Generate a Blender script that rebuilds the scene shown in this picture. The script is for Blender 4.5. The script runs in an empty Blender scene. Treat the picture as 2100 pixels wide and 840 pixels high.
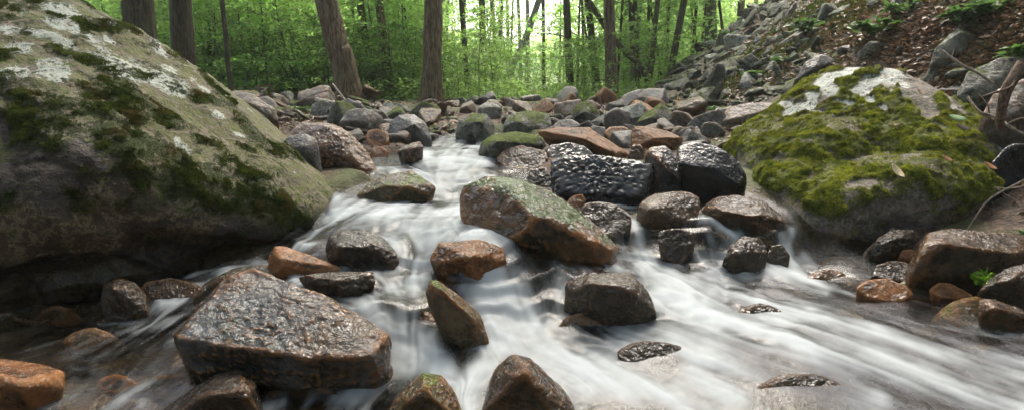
EXPO = 2.3
HAZE = 0.0015
SUNE=2.0;SKYS=.14;ELEV=58
import bpy, bmesh, math, random
import numpy as np
from mathutils import Vector, Matrix

random.seed(7); rng = np.random.default_rng(7)
scn = bpy.context.scene
COL = scn.collection
R = math.radians

# ------------------------------------------------------------------ camera
CAMH = 1.25
PITCH = math.atan(230/1167)
FPX = 1167.0                       # focal length in photo pixels (2100 wide)
cs, sn = math.cos(PITCH), math.sin(PITCH)
CAM = np.array([0.0, 0.0, CAMH])
cd = bpy.data.cameras.new('camera'); cam = bpy.data.objects.new('camera', cd); COL.objects.link(cam)
cam.location = CAM; cam.rotation_euler = (math.pi/2-PITCH, 0, 0)
cd.sensor_width = 36; cd.lens = FPX/2100*36; cd.clip_end = 2000; cd.clip_start = .05
scn.camera = cam

def ray(px, py):
    u = (px-1050)/FPX; v = (420-py)/FPX
    return np.array([u, cs+v*sn, -sn+v*cs])
def at_y(px, py, y):               # the point seen in direction (px,py) at distance y in front
    d = ray(px, py); return CAM + d*(y/d[1])
def at_z(px, py, z):
    d = ray(px, py); return CAM + d*((z-CAMH)/d[2])
def project(P):
    x, y, z = P[:,0], P[:,1], P[:,2]-CAMH
    dep = y*cs - z*sn; up = y*sn + z*cs
    dep = np.maximum(dep, .05)
    return 1050+FPX*x/dep, 420-FPX*up/dep

# ------------------------------------------------------------------ noise
_perm = rng.permutation(256); _perm = np.concatenate([_perm, _perm, _perm])
_g = rng.normal(size=(256,3)); _g /= np.linalg.norm(_g, axis=1)[:,None]
def perlin(P):
    P = np.asarray(P, float); i = np.floor(P).astype(int); f = P-i; i &= 255
    w = f*f*f*(f*(f*6-15)+10); out = 0
    for dx in (0,1):
        for dy in (0,1):
            for dz in (0,1):
                h = _perm[_perm[_perm[(i[:,0]+dx)&255]+((i[:,1]+dy)&255)]+((i[:,2]+dz)&255)]
                g = _g[h]
                dot = g[:,0]*(f[:,0]-dx)+g[:,1]*(f[:,1]-dy)+g[:,2]*(f[:,2]-dz)
                ww = (w[:,0] if dx else 1-w[:,0])*(w[:,1] if dy else 1-w[:,1])*(w[:,2] if dz else 1-w[:,2])
                out = out+dot*ww
    return out*1.6
def fbm(P, o=4, rough=.5):
    P = np.asarray(P, float); a = 1; s = 0; t = 0
    for k in range(o):
        s = s+a*perlin(P+17.3*k); t += a; a *= rough; P = P*2.03
    return s/t*1.3
def ridged(P, o=3):
    P = np.asarray(P, float); a = 1; s = 0; t = 0
    for k in range(o):
        s = s+a*(1-2*np.abs(perlin(P+9.1*k))); t += a; a *= .5; P = P*2.1
    return s/t
def sstep(a, b, x):
    t = np.clip((x-a)/(b-a), 0, 1); return t*t*(3-2*t)

# ------------------------------------------------------------------ heights of water and ground
WP = []                            # control points of the water level (world)
for px, py, z in [
 (960,292,.70),(900,300,.70),(960,320,.675),(1010,345,.60),(900,352,.595),(820,340,.62),(930,400,.48),(880,430,.45),(780,420,.46),(700,400,.50),(720,445,.44),
 (660,480,.38),(615,500,.31),(840,480,.40),(850,540,.29),(900,560,.27),(960,500,.42),(1010,540,.33),(960,480,.44),
 (700,590,.25),(620,600,.25),(560,560,.25),(470,552,.22),(380,565,.20),(330,615,.115),(250,650,.08),(100,650,.06),(0,700,.05),(150,780,.04),(330,760,.04),
 (780,620,.22),(740,660,.17),(760,760,.0),(850,700,.06),(850,640,.16),(940,740,.03),(1000,640,.14),(1080,570,.26),(1090,640,.13),(1080,720,.05),(950,830,-.02),(800,830,-.02),
 (1200,700,.06),(1200,760,.02),(1100,800,-.01),(1300,800,0),(1310,430,.40),(1300,470,.36),(1310,510,.24),(1250,530,.25),(1400,540,.20),(1400,600,.15),(1300,560,.21),
 (1450,470,.36),(1460,520,.22),(1600,560,.14),(1620,470,.34),(1620,530,.17),(1500,640,.10),(1700,560,.13),(1800,600,.11),(1950,620,.10),(2100,660,.09),(1700,650,.09),(1700,740,.04),(1900,760,.03),(2100,800,.02),(1500,760,.03),(1350,700,.07)]:
    WP.append(at_z(px, py, z))
WP += [np.array(p) for p in [(-4,2,.03),(-4,4,.1),(-3,5,.55),(-2,6.2,.72),(3.2,4.5,.2),(4,3,.08),(1.2,5,.5),(.6,5.5,.6),(2.2,5.5,.6),(-2.6,.8,-.03),(2.6,.8,-.03),(0,.8,-.06),(4,1.5,0),(5,5,.4),(-5,6,.7),(0,7,.74),(3,7,.74),(-3,7.5,.76)]]
WP = np.array(WP)
def _tps(A, B):
    d2 = ((A[:,None,:2]-B[None,:,:2])**2).sum(2)+1e-9
    return .5*d2*np.log(d2)
n = len(WP); K = _tps(WP, WP)+np.eye(n)*.006
Q = np.hstack([np.ones((n,1)), WP[:,:2]])
M_ = np.block([[K, Q],[Q.T, np.zeros((3,3))]])
_sol = np.linalg.solve(M_, np.concatenate([WP[:,2], np.zeros(3)]))
def water_raw(x, y):
    P = np.stack([x, y], 1); out = np.empty(len(x))
    for a in range(0, len(x), 40000):
        q = P[a:a+40000]
        out[a:a+40000] = _tps(q, WP)@_sol[:n]+_sol[n]+q@_sol[n+1:]
    return out
YB = [-50,0,3.5,5,6.5,9,14,30,60,400]; ZB = [0,0,.15,.5,.75,.93,1.05,1.1,1.2,3.0]
_wx = np.linspace(-6,6,401); _wy = np.linspace(-.5,8.5,361); _WX,_WY = np.meshgrid(_wx,_wy); _WG = water_raw(_WX.ravel(),_WY.ravel()).reshape(361,401)
def _wlook(x, y):
    fx = np.clip((x+6)/12*400,0,399.99); fy = np.clip((y+.5)/9*360,0,359.99); i = fy.astype(int); j = fx.astype(int); a = (fy-i); b = (fx-j)
    return (_WG[i,j]*(1-b)+_WG[i,j+1]*b)*(1-a)+(_WG[i+1,j]*(1-b)+_WG[i+1,j+1]*b)*a
def base(x, y):
    x = np.atleast_1d(np.asarray(x,float)); y = np.atleast_1d(np.asarray(y,float))
    far = np.interp(y, YB, ZB)
    w = sstep(5.8, 7.0, y); w = np.maximum(w, sstep(3.6, 4.8, np.abs(x)))
    w = np.maximum(w, 1-sstep(.5, 1.1, y))
    near = np.zeros_like(far); m = w < 1
    if m.any(): near[m] = np.clip(_wlook(x[m], y[m]), -.12, .8)
    return near*(1-w)+far*w

FLOW = {  # main current lines (photo pixels), half width in metres, speed
 'a': ([(965,288),(960,292),(935,330),(905,370),(895,420),(840,460),(835,520),(840,580),(810,650),(770,730),(740,840)], .33),
 'a2':([(895,420),(880,470),(880,540),(860,620),(840,700),(850,780),(830,850)], .3),
 'b': ([(920,440),(960,490),(1030,545),(1090,620),(1170,710),(1300,790),(1420,870)], .4),
 'b2':([(1060,560),(1060,640),(1090,720),(1200,780),(1300,860)], .35),
 'a3':([(900,600),(940,700),(950,760),(960,860)], .3),
 'd': ([(1310,420),(1310,480),(1400,550),(1600,612),(1800,675),(2100,780),(2350,870)], .55),
 'e': ([(1270,500),(1310,560),(1380,630),(1550,700),(1800,775),(2000,860)], .55),
 'e2':([(1300,690),(1450,760),(1650,830),(1800,880)], .5),
 'v': ([(1450,480),(1462,530),(1560,600)], .12),
 'w': ([(1610,470),(1622,530),(1700,590)], .12),
 'f': ([(800,400),(730,425),(670,475),(612,500),(560,545),(440,555),(345,610),(200,690),(60,760),(-150,820)], .22),
 'h': ([(360,640),(250,720),(170,800),(110,870)], .45),
 'h2':([(200,650),(60,700),(-150,760)], .5),
 'g': ([(615,500),(600,545),(680,600),(740,625),(790,680),(740,780),(700,850)], .18),
 'i': ([(1640,545),(1760,590),(1950,640),(2250,720)], .45),
 'u': ([(1010,290),(1000,320),(960,360)], .3),
 'k': ([(770,330),(820,345),(880,370)], .2),
}
FP = []; FT = []; FW = []
_pxflow = {}
for k,(pl,w) in FLOW.items():
    pts = []
    for (a,b),(c,d) in zip(pl[:-1], pl[1:]):
        m = max(2, int(math.hypot(c-a,d-b)/12))
        for j in range(m): pts.append((a+(c-a)*j/m, b+(d-b)*j/m))
    W = []
    for a,b in pts:                                   # meet the water surface
        d = ray(a,b); t = np.linspace(1,9,400); P = CAM+d*t[:,None]
        h = P[:,2]-base(P[:,0],P[:,1]); i = np.argmax(h<0) if (h<0).any() else len(t)-1
        W.append(P[i])
    W = np.array(W); T = np.gradient(W[:,:2], axis=0); T /= np.linalg.norm(T,axis=1)[:,None]+1e-9
    for j in range(3): T = (T+np.roll(T,1,0)*0+np.vstack([T[:1],T[:-1]])+np.vstack([T[1:],T[-1:]]))/3
    FP.append(W[:,:2]); FT.append(T); FW.append(np.full(len(W), w))
FP = np.vstack(FP); FT = np.vstack(FT); FW = np.concatenate(FW)
def _channel(x, y):                                   # <1 inside the stream
    out = np.full(len(x), 9.0)
    m = (np.abs(x)<6)&(y<8)&(y>-.5); q = np.stack([x[m],y[m]],1); r = np.empty(len(q))
    for a in range(0,len(q),8000):
        d = np.sqrt(((q[a:a+8000,None]-FP[None])**2).sum(2))/FW[None]
        r[a:a+8000] = d.min(1)
    out[m] = r
    near = (y<3.0)&(np.abs(x)<4); out = np.where(near, np.minimum(out, .9+.5*np.maximum(0,np.abs(x)-2.2)), out)
    return out
_cx = np.linspace(-6,6,401); _cy = np.linspace(-.5,8.5,361)
_CX,_CY = np.meshgrid(_cx,_cy); _CG = _channel(_CX.ravel(),_CY.ravel()).reshape(361,401)
def bil(G, x, y):
    fx = np.clip((x+6)/12*400,0,399.99); fy = np.clip((y+.5)/9*360,0,359.99); i = fy.astype(int); j = fx.astype(int); a = (fy-i); b = (fx-j)
    if G.ndim==3: a = a[:,None]; b = b[:,None]
    return (G[i,j]*(1-b)+G[i,j+1]*b)*(1-a)+(G[i+1,j]*(1-b)+G[i+1,j+1]*b)*a
def channel(x, y):
    c = bil(_CG,x,y); return np.where((np.abs(x)>=6)|(y>=8)|(y<=-.5), 9.0, c)
def hill(x, y):
    xf = np.interp(y, [0,4,6,9,12,16,22,40], [3.0,3.0,2.75,2.6,2.8,3.6,6.5,18])
    d = x-xf; h = .80*np.where(d>3, d, np.log1p(np.exp(np.clip(d*3.2,-30,30)))/3.2)
    h = np.where(h>7, 7+(h-7)*.3, h)
    h = h+.10*sstep(-1.3,-2.6,x)*sstep(5.2,6.8,y)*sstep(11,8.5,y)
    return h
def ground(x, y, detail=True):
    x = np.atleast_1d(np.asarray(x,float)); y = np.atleast_1d(np.asarray(y,float))
    c = channel(x, y)
    off = -.17+.23*sstep(.9, 2.0, c)
    h = hill(x,y)
    g = base(x,y)+off+h
    g = g+sstep(3.0,6.0,-x)*sstep(6,12,y)*.25*0
    if detail:
        P = np.stack([x,y,np.zeros_like(x)],1)
        g = g+.05*fbm(P*.9,4)*(.35+np.minimum(1,h+sstep(7,12,y)))+.015*fbm(P*6,2)
    return g
def hit(px, py, f, tmax=60, n=1500):
    d = ray(px,py); t = np.geomspace(1.0,tmax,n); P = CAM+d*t[:,None]
    h = P[:,2]-f(P[:,0],P[:,1]); i = int(np.argmax(h<0)) if (h<0).any() else n-1
    return P[i]
def surf(x,y): return np.maximum(base(x,y)+hill(x,y), ground(x,y,False))

# ------------------------------------------------------------------ object helpers
def mesh_np(name, V, F, smooth=True):
    """V (n,3); F list of arrays of equal polygon size or one (m,k) array"""
    me = bpy.data.meshes.new(name); V = np.asarray(V,np.float32)
    Fs = F if isinstance(F, list) else [F]
    Fs = [np.asarray(f,np.int32) for f in Fs if len(f)]
    me.vertices.add(len(V)); me.vertices.foreach_set('co', V.ravel())
    nl = sum(f.size for f in Fs); nf = sum(len(f) for f in Fs)
    me.loops.add(nl); me.loops.foreach_set('vertex_index', np.concatenate([f.ravel() for f in Fs]))
    me.polygons.add(nf)
    tot = np.concatenate([np.full(len(f), f.shape[1], np.int32) for f in Fs])
    st = np.concatenate([[0], np.cumsum(tot)[:-1]]).astype(np.int32)
    me.polygons.foreach_set('loop_start', st); me.polygons.foreach_set('loop_total', tot)
    me.polygons.foreach_set('use_smooth', np.full(nf, smooth))
    me.update(calc_edges=True); me.validate()
    return me
def obj(name, me, mat=None, parent=None, loc=None, **props):
    o = bpy.data.objects.new(name, me); COL.objects.link(o)
    if mat is not None and me is not None:
        me.materials.clear(); me.materials.append(mat)
    if parent is not None: o.parent = parent
    if loc is not None: o.location = loc
    for k,v in props.items():
        if v is not None: o[k] = v
    if 'label' in props and 'kind' not in props: o['kind'] = 'thing'
    return o
def fattr(me, name, vals):
    a = me.attributes.new(name, 'FLOAT', 'POINT'); a.data.foreach_set('value', np.asarray(vals,np.float32))
def cattr(me, name, rgb):
    a = me.attributes.new(name, 'FLOAT_COLOR', 'POINT'); c = np.ones((len(rgb),4),np.float32); c[:,:rgb.shape[1]] = rgb
    a.data.foreach_set('color', c.ravel())
_ico = {}
def ico(s):
    if s not in _ico:
        bm = bmesh.new(); bmesh.ops.create_icosphere(bm, subdivisions=s, radius=1)
        V = np.array([v.co[:] for v in bm.verts]); V /= np.linalg.norm(V,axis=1)[:,None]
        F = np.array([[v.index for v in f.verts] for f in bm.faces]); bm.free(); _ico[s] = (V,F)
    return _ico[s]
MERGE = .965
def planes_of(pts):
    bm = bmesh.new()
    for p in pts: bm.verts.new(p)
    bmesh.ops.convex_hull(bm, input=bm.verts[:])
    bm.normal_update(); c = np.mean([v.co[:] for v in bm.verts if v.link_faces], axis=0)
    tri = [(np.array(f.normal[:]), np.array(f.verts[0].co[:]), f.calc_area()) for f in bm.faces if f.calc_area()>1e-7]
    bm.free(); N = []; Hh = []
    for nn, v, a in sorted(tri, key=lambda t:-t[2]):
        h = nn@(v-c)
        if h < 0: nn = -nn; h = -h
        if any(nn@m>MERGE and abs(h-g)<.12*abs(g)+.004 for m,g in zip(N,Hh)): continue
        N.append(nn); Hh.append(max(h,.004))
    return c, np.array(N), np.array(Hh)
def gauge(pts, sub, p, grow=1.02, chips=0):
    c, N, H = planes_of(pts); D, F = ico(sub)
    if chips:                                          # small flats broken off the edges
        g_ = np.random.default_rng(int(abs(np.sum(pts))*1000)%99991); E_ = g_.normal(size=(chips,3)); E_ /= np.linalg.norm(E_,axis=1)[:,None]
        q0 = np.maximum(0, D@N.T)/H[None]; S_ = D/q0.max(1)[:,None]
        sup = (S_@E_.T).max(0)*g_.uniform(.90,.995,chips); N = np.vstack([N,E_]); H = np.concatenate([H,sup])
    q = np.maximum(0, D@N.T)/H[None]; m = q.max(1)
    r = 1/(m*(((q/m[:,None])**p).sum(1)**(1/p)))
    return c, D, r*grow, F
def add_rock_noise(V, s, amp=1, strata=0, seed=0, tilt=(.2,.1,1), pits=0):
    """V world-ish coordinates relative to centre, s = mean radius"""
    D = V/np.linalg.norm(V,axis=1)[:,None]
    Q = V/s+seed*7.7
    d = .05*fbm(Q*1.1,3)+.030*fbm(Q*3.1,4,.6)+.016*ridged(Q*4.5,3)+.010*fbm(Q*12,3,.6)
    Fd = perlin(Q*np.array([.8,1.5,1.1])+33)+.08*perlin(Q*5); d -= .04*np.exp(-(Fd/.035)**2)*np.clip(perlin(Q*.9+5)+.15,0,1)   # cracks
    if strata:
        t = np.array(tilt,float); t /= np.linalg.norm(t)
        k = Q@t; W = Q+np.outer(k*strata, t)
        d += .035*fbm(W*1.6,3)
    if pits:
        c = perlin(Q*6+3); d -= pits*.10*sstep(.10,.42,c)+pits*.08*sstep(.15,.45,perlin(Q*11+12))-pits*.05*ridged(Q*4,2)
    return V+D*(d*amp*s)[:,None]

# ------------------------------------------------------------------ shader helper
class NT:
    def __init__(s, name):
        s.m = bpy.data.materials.new(name); s.m.use_nodes = True; s.t = s.m.node_tree
        s.t.nodes.clear(); s.out = s.t.nodes.new('ShaderNodeOutputMaterial')
    def n(s, typ, ins=None, **kw):
        x = s.t.nodes.new('ShaderNode'+typ)
        for k,v in kw.items(): setattr(x,k,v)
        for k,v in (ins or {}).items():
            i = x.inputs[k]
            if isinstance(v, bpy.types.NodeSocket): s.t.links.new(v, i)
            elif isinstance(v,(tuple,list)) and len(v)==3 and i.type=='RGBA': i.default_value = (*v,1)
            else: i.default_value = v
        return x
    def co(s, kind='Object', scale=(1,1,1)):
        c = s.n('TexCoord').outputs[kind]
        if scale==(1,1,1): return c
        return s.n('Mapping', {'Vector':c,'Scale':scale}).outputs[0]
    def noise(s, vec, scale, detail=4, rough=.55, dist=0):
        return s.n('TexNoise', {'Vector':vec,'Scale':scale,'Detail':detail,'Roughness':rough,'Distortion':dist}).outputs[0]
    def rng(s, v, a, b, c=0, d=1):
        return s.n('MapRange', {'Value':v,'From Min':a,'From Max':b,'To Min':c,'To Max':d}).outputs[0]
    def math(s, op, a, b=0, clamp=False):
        x = s.n('Math', {0:a,1:b}, operation=op); x.use_clamp = clamp; return x.outputs[0]
    def mix(s, f, a, b, bt='MIX'):
        x = s.n('Mix', data_type='RGBA', blend_type=bt)
        for i,v in ((0,f),(6,a),(7,b)):
            k = x.inputs[i]
            if isinstance(v,bpy.types.NodeSocket): s.t.links.new(v,k)
            elif isinstance(v,tuple): k.default_value = (*v,1)
            elif k.type=="RGBA": k.default_value = (v,v,v,1)
            else: k.default_value = v
        return x.outputs[2]
    def bump(s, h, strength, dist, normal=None):
        i = {'Height':h,'Strength':strength,'Distance':dist}
        if normal is not None: i['Normal'] = normal
        return s.n('Bump', i).outputs[0]
    def fin(s, shader): s.t.links.new(shader, s.out.inputs[0]); return s.m

MOSS_A, MOSS_B = (.105,.125,.018), (.028,.045,.010)
def rock_mat(name, a, b, c, rough=.3, wet=1.0, moss=0.0, rust=0.0, lichen=0.0, spec=.5, vein=0.0, scale=1.0, rustcol=(.36,.155,.05), bumpk=1.0, mossc=MOSS_A):
    t = NT(name); v = t.co(); rnd = t.n('ObjectInfo').outputs['Random']
    v = t.n('VectorMath', {0:v,1:t.n('CombineXYZ',{0:t.math('MULTIPLY',rnd,37.0),1:t.math('MULTIPLY',rnd,91.0),2:0.0}).outputs[0]}, operation='ADD').outputs[0]
    n1 = t.noise(v, 3.5*scale, 6, .62, .3); n2 = t.noise(v, 9*scale, 5, .6, .6); n3 = t.noise(v, 55*scale, 3, .6); n4 = t.noise(v, 160*scale, 2, .6)
    col = t.mix(t.rng(n1,.42,.58), a, b)
    col = t.mix(t.rng(n2,.50,.66), col, c)
    col = t.mix(t.rng(t.math('ADD',t.math('MULTIPLY',n2,.6),t.math('MULTIPLY',n3,.4)),.46,.60,.0,.8), col, (.012,.010,.008), 'MIX')
    col = t.mix(1.0, col, t.n('HueSaturation',{'Color':col,'Value':t.rng(rnd,0,1,.75,1.25),'Hue':.5,'Saturation':1.0}).outputs[0])
    geo = t.n('NewGeometry'); pt = geo.outputs['Pointiness']
    if rust:
        e = t.math('MULTIPLY', t.rng(pt,.503,.52), t.rng(n2,.38,.54), True)
        e2 = t.math('MULTIPLY', t.rng(t.noise(v, 1.6*scale, 4, .6, .5),.52,.62), .55*rust)
        e = t.math('MULTIPLY', t.math('ADD', e, e2, True), rust, True)
        col = t.mix(e, col, t.mix(n3, rustcol, tuple(k*.45 for k in rustcol)))
    if vein:
        w = t.n('TexWave', {'Vector':v,'Scale':1.1*scale,'Distortion':9.0,'Detail':4.0,'Detail Scale':1.6}).outputs[1]
        col = t.mix(t.math('MULTIPLY', t.rng(w,.93,.99), vein, True), col, (.42,.38,.33))
    rg = t.rng(n3,.25,.8, rough*.6, rough*1.6)
    nz = t.n('SeparateXYZ', {0:geo.outputs['Normal']}).outputs[2]
    if lichen:
        l = t.math('MULTIPLY', t.rng(t.noise(v, 6*scale, 6, .75), .56,.60), lichen, True)
        col = t.mix(l, col, t.mix(n2,(.42,.44,.38),(.30,.36,.28)))
        rg = t.math('MAXIMUM', rg, t.math('MULTIPLY', l, .8))
    hb = t.math('ADD', t.math('MULTIPLY',n3,.28), t.math('MULTIPLY',n4,.06))
    hb = t.math('ADD', hb, t.math('MULTIPLY', t.noise(v,16*scale,4,.6,.6), 1.3))
    if moss:
        q = t.math('ADD', nz, t.math('MULTIPLY', t.math('SUBTRACT', t.noise(v, 5*scale, 6,.7), .5), 2.6))
        mk = t.rng(q, .95-.9*moss, 1.15-.9*moss)
        mc = t.mix(t.rng(t.noise(v,30,4,.7),.35,.65), MOSS_B, mossc)
        col = t.mix(mk, col, mc); rg = t.mix(mk, rg, .95)
        hb = t.math('ADD', hb, t.math('MULTIPLY', mk, t.math('MULTIPLY', n3, 1.5)))
    nrm = t.bump(hb, .6*bumpk, .022/scale)
    b_ = t.n('BsdfPrincipled', {'Base Color':col,'Roughness':rg,'Normal':nrm,'Specular IOR Level':spec*(.08 if wet>.3 else .7)})
    if wet:
        cn = t.bump(t.math('ADD', t.math('ADD',n2,t.math('MULTIPLY',t.noise(v,22*scale,3,.5,.8),.7)), t.math('MULTIPLY',n3,.07)), 1.0*bumpk, .055/scale)
        b_.inputs['Coat Weight'].default_value = wet; b_.inputs['Coat IOR'].default_value = 1.38+.14*(bumpk>1); b_.inputs['Coat Roughness'].default_value = .055; t.t.links.new(cn, b_.inputs['Coat Normal'])
    return t.fin(b_.outputs[0])
# ------------------------------------------------------------------ rocks
M = {
 'wetdark': rock_mat('wet_dark_stone', (.022,.017,.012),(.046,.034,.022),(.050,.038,.016), .25, 1.0, rust=.18),
 'wetblack': rock_mat('wet_black_stone', (.010,.011,.012),(.022,.023,.026),(.016,.016,.017), .25, .9, rust=0, bumpk=.35),
 'wetgrey': rock_mat('wet_grey_stone', (.016,.017,.015),(.050,.053,.052),(.020,.023,.010), .2, 1.0, rust=.5, bumpk=.8, scale=.6),
 'centre':  rock_mat('wet_angular_stone', (.034,.024,.011),(.065,.047,.022),(.022,.020,.012), .25, 1.0, rust=.75, moss=.34, scale=.8, bumpk=.9, mossc=(.06,.075,.02)),
 'slabbrown':rock_mat('wet_brown_slab_stone', (.10,.055,.028),(.16,.105,.07),(.04,.024,.014), .28, .9, rust=.6, scale=.8),
 'pitted': rock_mat('wet_pitted_stone', (.026,.027,.028),(.058,.060,.062),(.018,.017,.015), .24, 1.0, rust=.05, bumpk=.3, scale=.5),
 'wetbrown':rock_mat('wet_brown_stone', (.045,.028,.014),(.085,.056,.032),(.026,.020,.012), .25, .9, rust=.35),
 'olive':   rock_mat('wet_olive_stone', (.040,.032,.015),(.075,.060,.030),(.040,.045,.018), .3, .8, rust=.55, moss=.10),
 'orange':  rock_mat('wet_orange_stone', (.15,.062,.022),(.22,.10,.04),(.06,.035,.018), .28, .8, rust=.7, bumpk=.9),
 'rust':    rock_mat('rusty_stone', (.13,.06,.028),(.20,.105,.055),(.085,.055,.035), .42, .35, rust=.6),
 'pink':    rock_mat('pinkish_brown_stone', (0.102,0.080,0.061),(0.139,0.112,0.088),(0.080,0.070,0.059), .55, .15, rust=.3, lichen=.2),
 'grey':    rock_mat('dry_grey_stone', (0.074,0.071,0.064),(0.115,0.112,0.103),(0.064,0.058,0.049), .6, .08, lichen=.35, rust=.15),
 'slate':   rock_mat('blue_grey_stone', (.048,.048,.047),(.085,.085,.082),(.09,.078,.062), .5, .2, rust=.1),
 'greygreen':rock_mat('grey_green_scree_stone', (.055,.056,.038),(.11,.108,.078),(.042,.035,.022), .75, 0, lichen=.45, moss=.12, rust=.0),
 'mossy':   rock_mat('mossy_stone', (0.085,0.081,0.066),(0.131,0.128,0.100),(0.061,0.054,0.039), .7, 0, moss=.55, lichen=.3),
 'mossgrey':rock_mat('part_mossy_stone', (0.100,0.096,0.077),(0.146,0.143,0.115),(0.054,0.054,0.039), .6, .1, moss=.32, lichen=.3),
 'pale':    rock_mat('pale_lichened_stone', (0.184,0.184,0.162),(0.277,0.277,0.247),(0.131,0.131,0.100), .7, 0, lichen=.6, moss=.08),
}
DEFL = []
HERO = []      # footprints for scatter rejection
def hull_pts(outline, ridge, contact, thick, f=surf, ydep=None, drop=.14):
    P = hit(contact[0], contact[1], f) if ydep is None else at_y(contact[0], contact[1], ydep)
    yc = P[1]; ys = [p[1] for p in outline]; top, bot = min(ys), max(ys); xs = [p[0] for p in outline]
    wpx = max(xs)-min(xs); th = thick*wpx/FPX*yc
    pts = []; cx = np.mean(xs); cy = np.mean(ys)
    for a,b in outline:
        k = (bot-b)/(bot-top+1e-6)
        D = yc+th*(.08+.5*k); q = at_y(a,b,D); pts.append(q)
        pts.append(at_y(cx+(a-cx)*.78, min(b+(cy-b)*.25, bot), D+th*.45))
        if k < .45:
            q2 = q.copy(); q2[2] -= drop; q2[0] *= 1.0; pts.append(q2+np.array([0,.04,0]))
    for r_ in ridge: pts.append(at_y(r_[0], r_[1], yc+th*r_[2]))
    return np.array(pts), yc, th
def rock(name, outline, ridge, contact, thick, mat, label, p=16, sub=5, amp=1.0, strata=0, pits=0, ydep=None, drop=.14, f=surf, group=None, seed=None, grow=1.03, tilt=(.2,.1,1)):
    pts, yc, th = hull_pts(outline, ridge, contact, thick, f, ydep, drop)
    sub = max(sub, 6 if (max(q[0] for q in outline)-min(q[0] for q in outline))>75 else 5) if sub>=5 else sub
    c, D, r, F = gauge(pts, sub, p*3 if p>12 else p*1.5, grow, 0 if p<=12 else (16 if p<24 else 8))
    V = D*r[:,None]; s = r.mean()
    V = add_rock_noise(V, s, amp, strata, seed if seed is not None else len(HERO), tilt, pits)
    me = mesh_np(name, V, F)
    lo = V[:,2].min(); me.vertices.foreach_set('co', (V-np.array([0,0,lo])).astype(np.float32).ravel())
    o = obj(name, me, M[mat], None, (c[0],c[1],c[2]+lo), label=label, category='rock' if 'boulder' not in name else 'boulder', group=group)
    HERO.append((c[0],c[1],np.abs(V[:,0]).max(),np.abs(V[:,1]).max()))
    if name not in ('low_rock','smooth_brown_rock','sunken_rock') and c[1]<5: DEFL.append(HERO[-1])
    return o

# --- rocks standing in the near water
rock('flat_topped_rock',[(365,690),(385,655),(420,618),(455,580),(495,563),(560,575),(640,600),(740,640),(800,680),(795,730),(765,775),(640,800),(520,798),(430,775),(390,740)],
     [(370,692,0),(450,712,-.02),(530,716,-.03),(640,738,-.04),(760,728,.02),(420,770,.04),(640,800,.03)],(560,795),.75,'wetgrey',
     'large flat-topped wet grey rock with orange rim in the left foreground water', p=26, sub=7, amp=1.0, strata=1.5, tilt=(.1,-.35,1))
rock('wet_rock',[(300,880),(345,830),(400,795),(450,766),(490,758),(515,775),(535,820),(545,880)],[(430,810,0),(500,800,0)],(420,868),.8,'wetdark','dark streaked rock at the bottom edge just below the large flat-topped rock', amp=1.1)
rock('orange_wet_rock',[(-110,760),(-60,745),(0,737),(80,745),(138,765),(135,790),(80,812),(50,850),(-60,860),(-120,850)],[(0,775,.0),(60,790,0)],(20,848),.7,'orange','orange-brown rock cut by the bottom left corner')
rock('wet_rock',[(207,610),(215,585),(240,573),(275,578),(298,600),(302,640),(285,655),(225,655),(212,640)],[(235,590,0)],(255,652),.9,'wetdark','small rounded rock with pale ridges standing in the water under the left boulder', strata=3, tilt=(1,.3,.2))
rock('smooth_brown_rock',[(280,600),(300,578),(350,570),(410,582),(420,600),(380,625),(300,628)],[],(340,622),.6,'wetbrown','low brown rock at the lip of the left chute, water sliding over it', amp=.6)
rock('wet_rock',[(395,612),(420,578),(480,550),(545,542),(585,560),(600,590),(520,606),(440,620)],[(470,565,.05)],(450,612),.5,'wetdark','low dark ledge behind the large flat-topped rock, water passing it on the left', amp=.7)
rock('rusty_wet_rock',[(550,548),(552,525),(565,506),(585,505),(620,522),(660,535),(700,548),(680,562),(600,572),(560,568)],[(575,530,0)],(600,566),.6,'orange','small red-orange wet rock at the foot of the left boulder tip')
rock('wet_rock',[(668,510),(675,482),(700,470),(745,468),(790,492),(816,522),(808,543),(760,552),(700,545),(675,530)],[(690,500,0),(760,500,0),(700,535,0)],(740,548),.8,'wetdark','dark glistening rock where the side chute parts, right of the left boulder', p=20)
rock('wet_rock',[(612,568),(650,560),(700,558),(765,556),(770,572),(745,595),(700,614),(665,595),(620,580)],[(690,575,0)],(700,608),.5,'wetdark','low knobbly rock between the glistening rock and the large flat-topped rock', p=18)
rock('orange_wet_rock',[(880,535),(895,505),(930,495),(985,490),(1035,510),(1045,535),(1015,565),(985,592),(955,575),(905,555)],[(960,525,0)],(985,590),.8,'orange','orange rock under the veil of the central cascade', amp=1.1, f=lambda x,y:base(x,y)-.03)
rock('leaning_wedge_rock',[(874,590),(880,570),(900,575),(945,610),(985,655),(1002,695),(990,716),(950,712),(915,670),(880,625)],[(900,590,.0),(965,650,.0)],(965,712),.5,'olive','elongated brown wedge rock pointing up out of the central cascade', p=22, ydep=2.56)
rock('central_boulder',[(943,400),(950,385),(1000,363),(1070,370),(1125,395),(1180,430),(1240,480),(1264,505),(1258,530),(1212,562),(1130,535),(1015,492),(950,455),(942,430)],
     [(1055,385,.16),(1088,440,-.22),(1045,480,-.14),(1160,455,-.05),(1248,512,.02),(1180,540,-.02)],(1150,556),.6,'centre','big angular brown boulder with orange edge and green top in the middle of the cascade', p=34, sub=6, amp=.55, strata=.5, ydep=3.25)
rock('wet_rock',[(1150,610),(1165,580),(1195,565),(1250,560),(1292,562),(1322,592),(1345,640),(1320,665),(1240,675),(1180,650)],[(1210,580,.05),(1230,640,0),(1290,590,0)],(1260,670),.7,'wetdark','dark rounded rock below the big central boulder with white water on its right', p=20)
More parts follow.
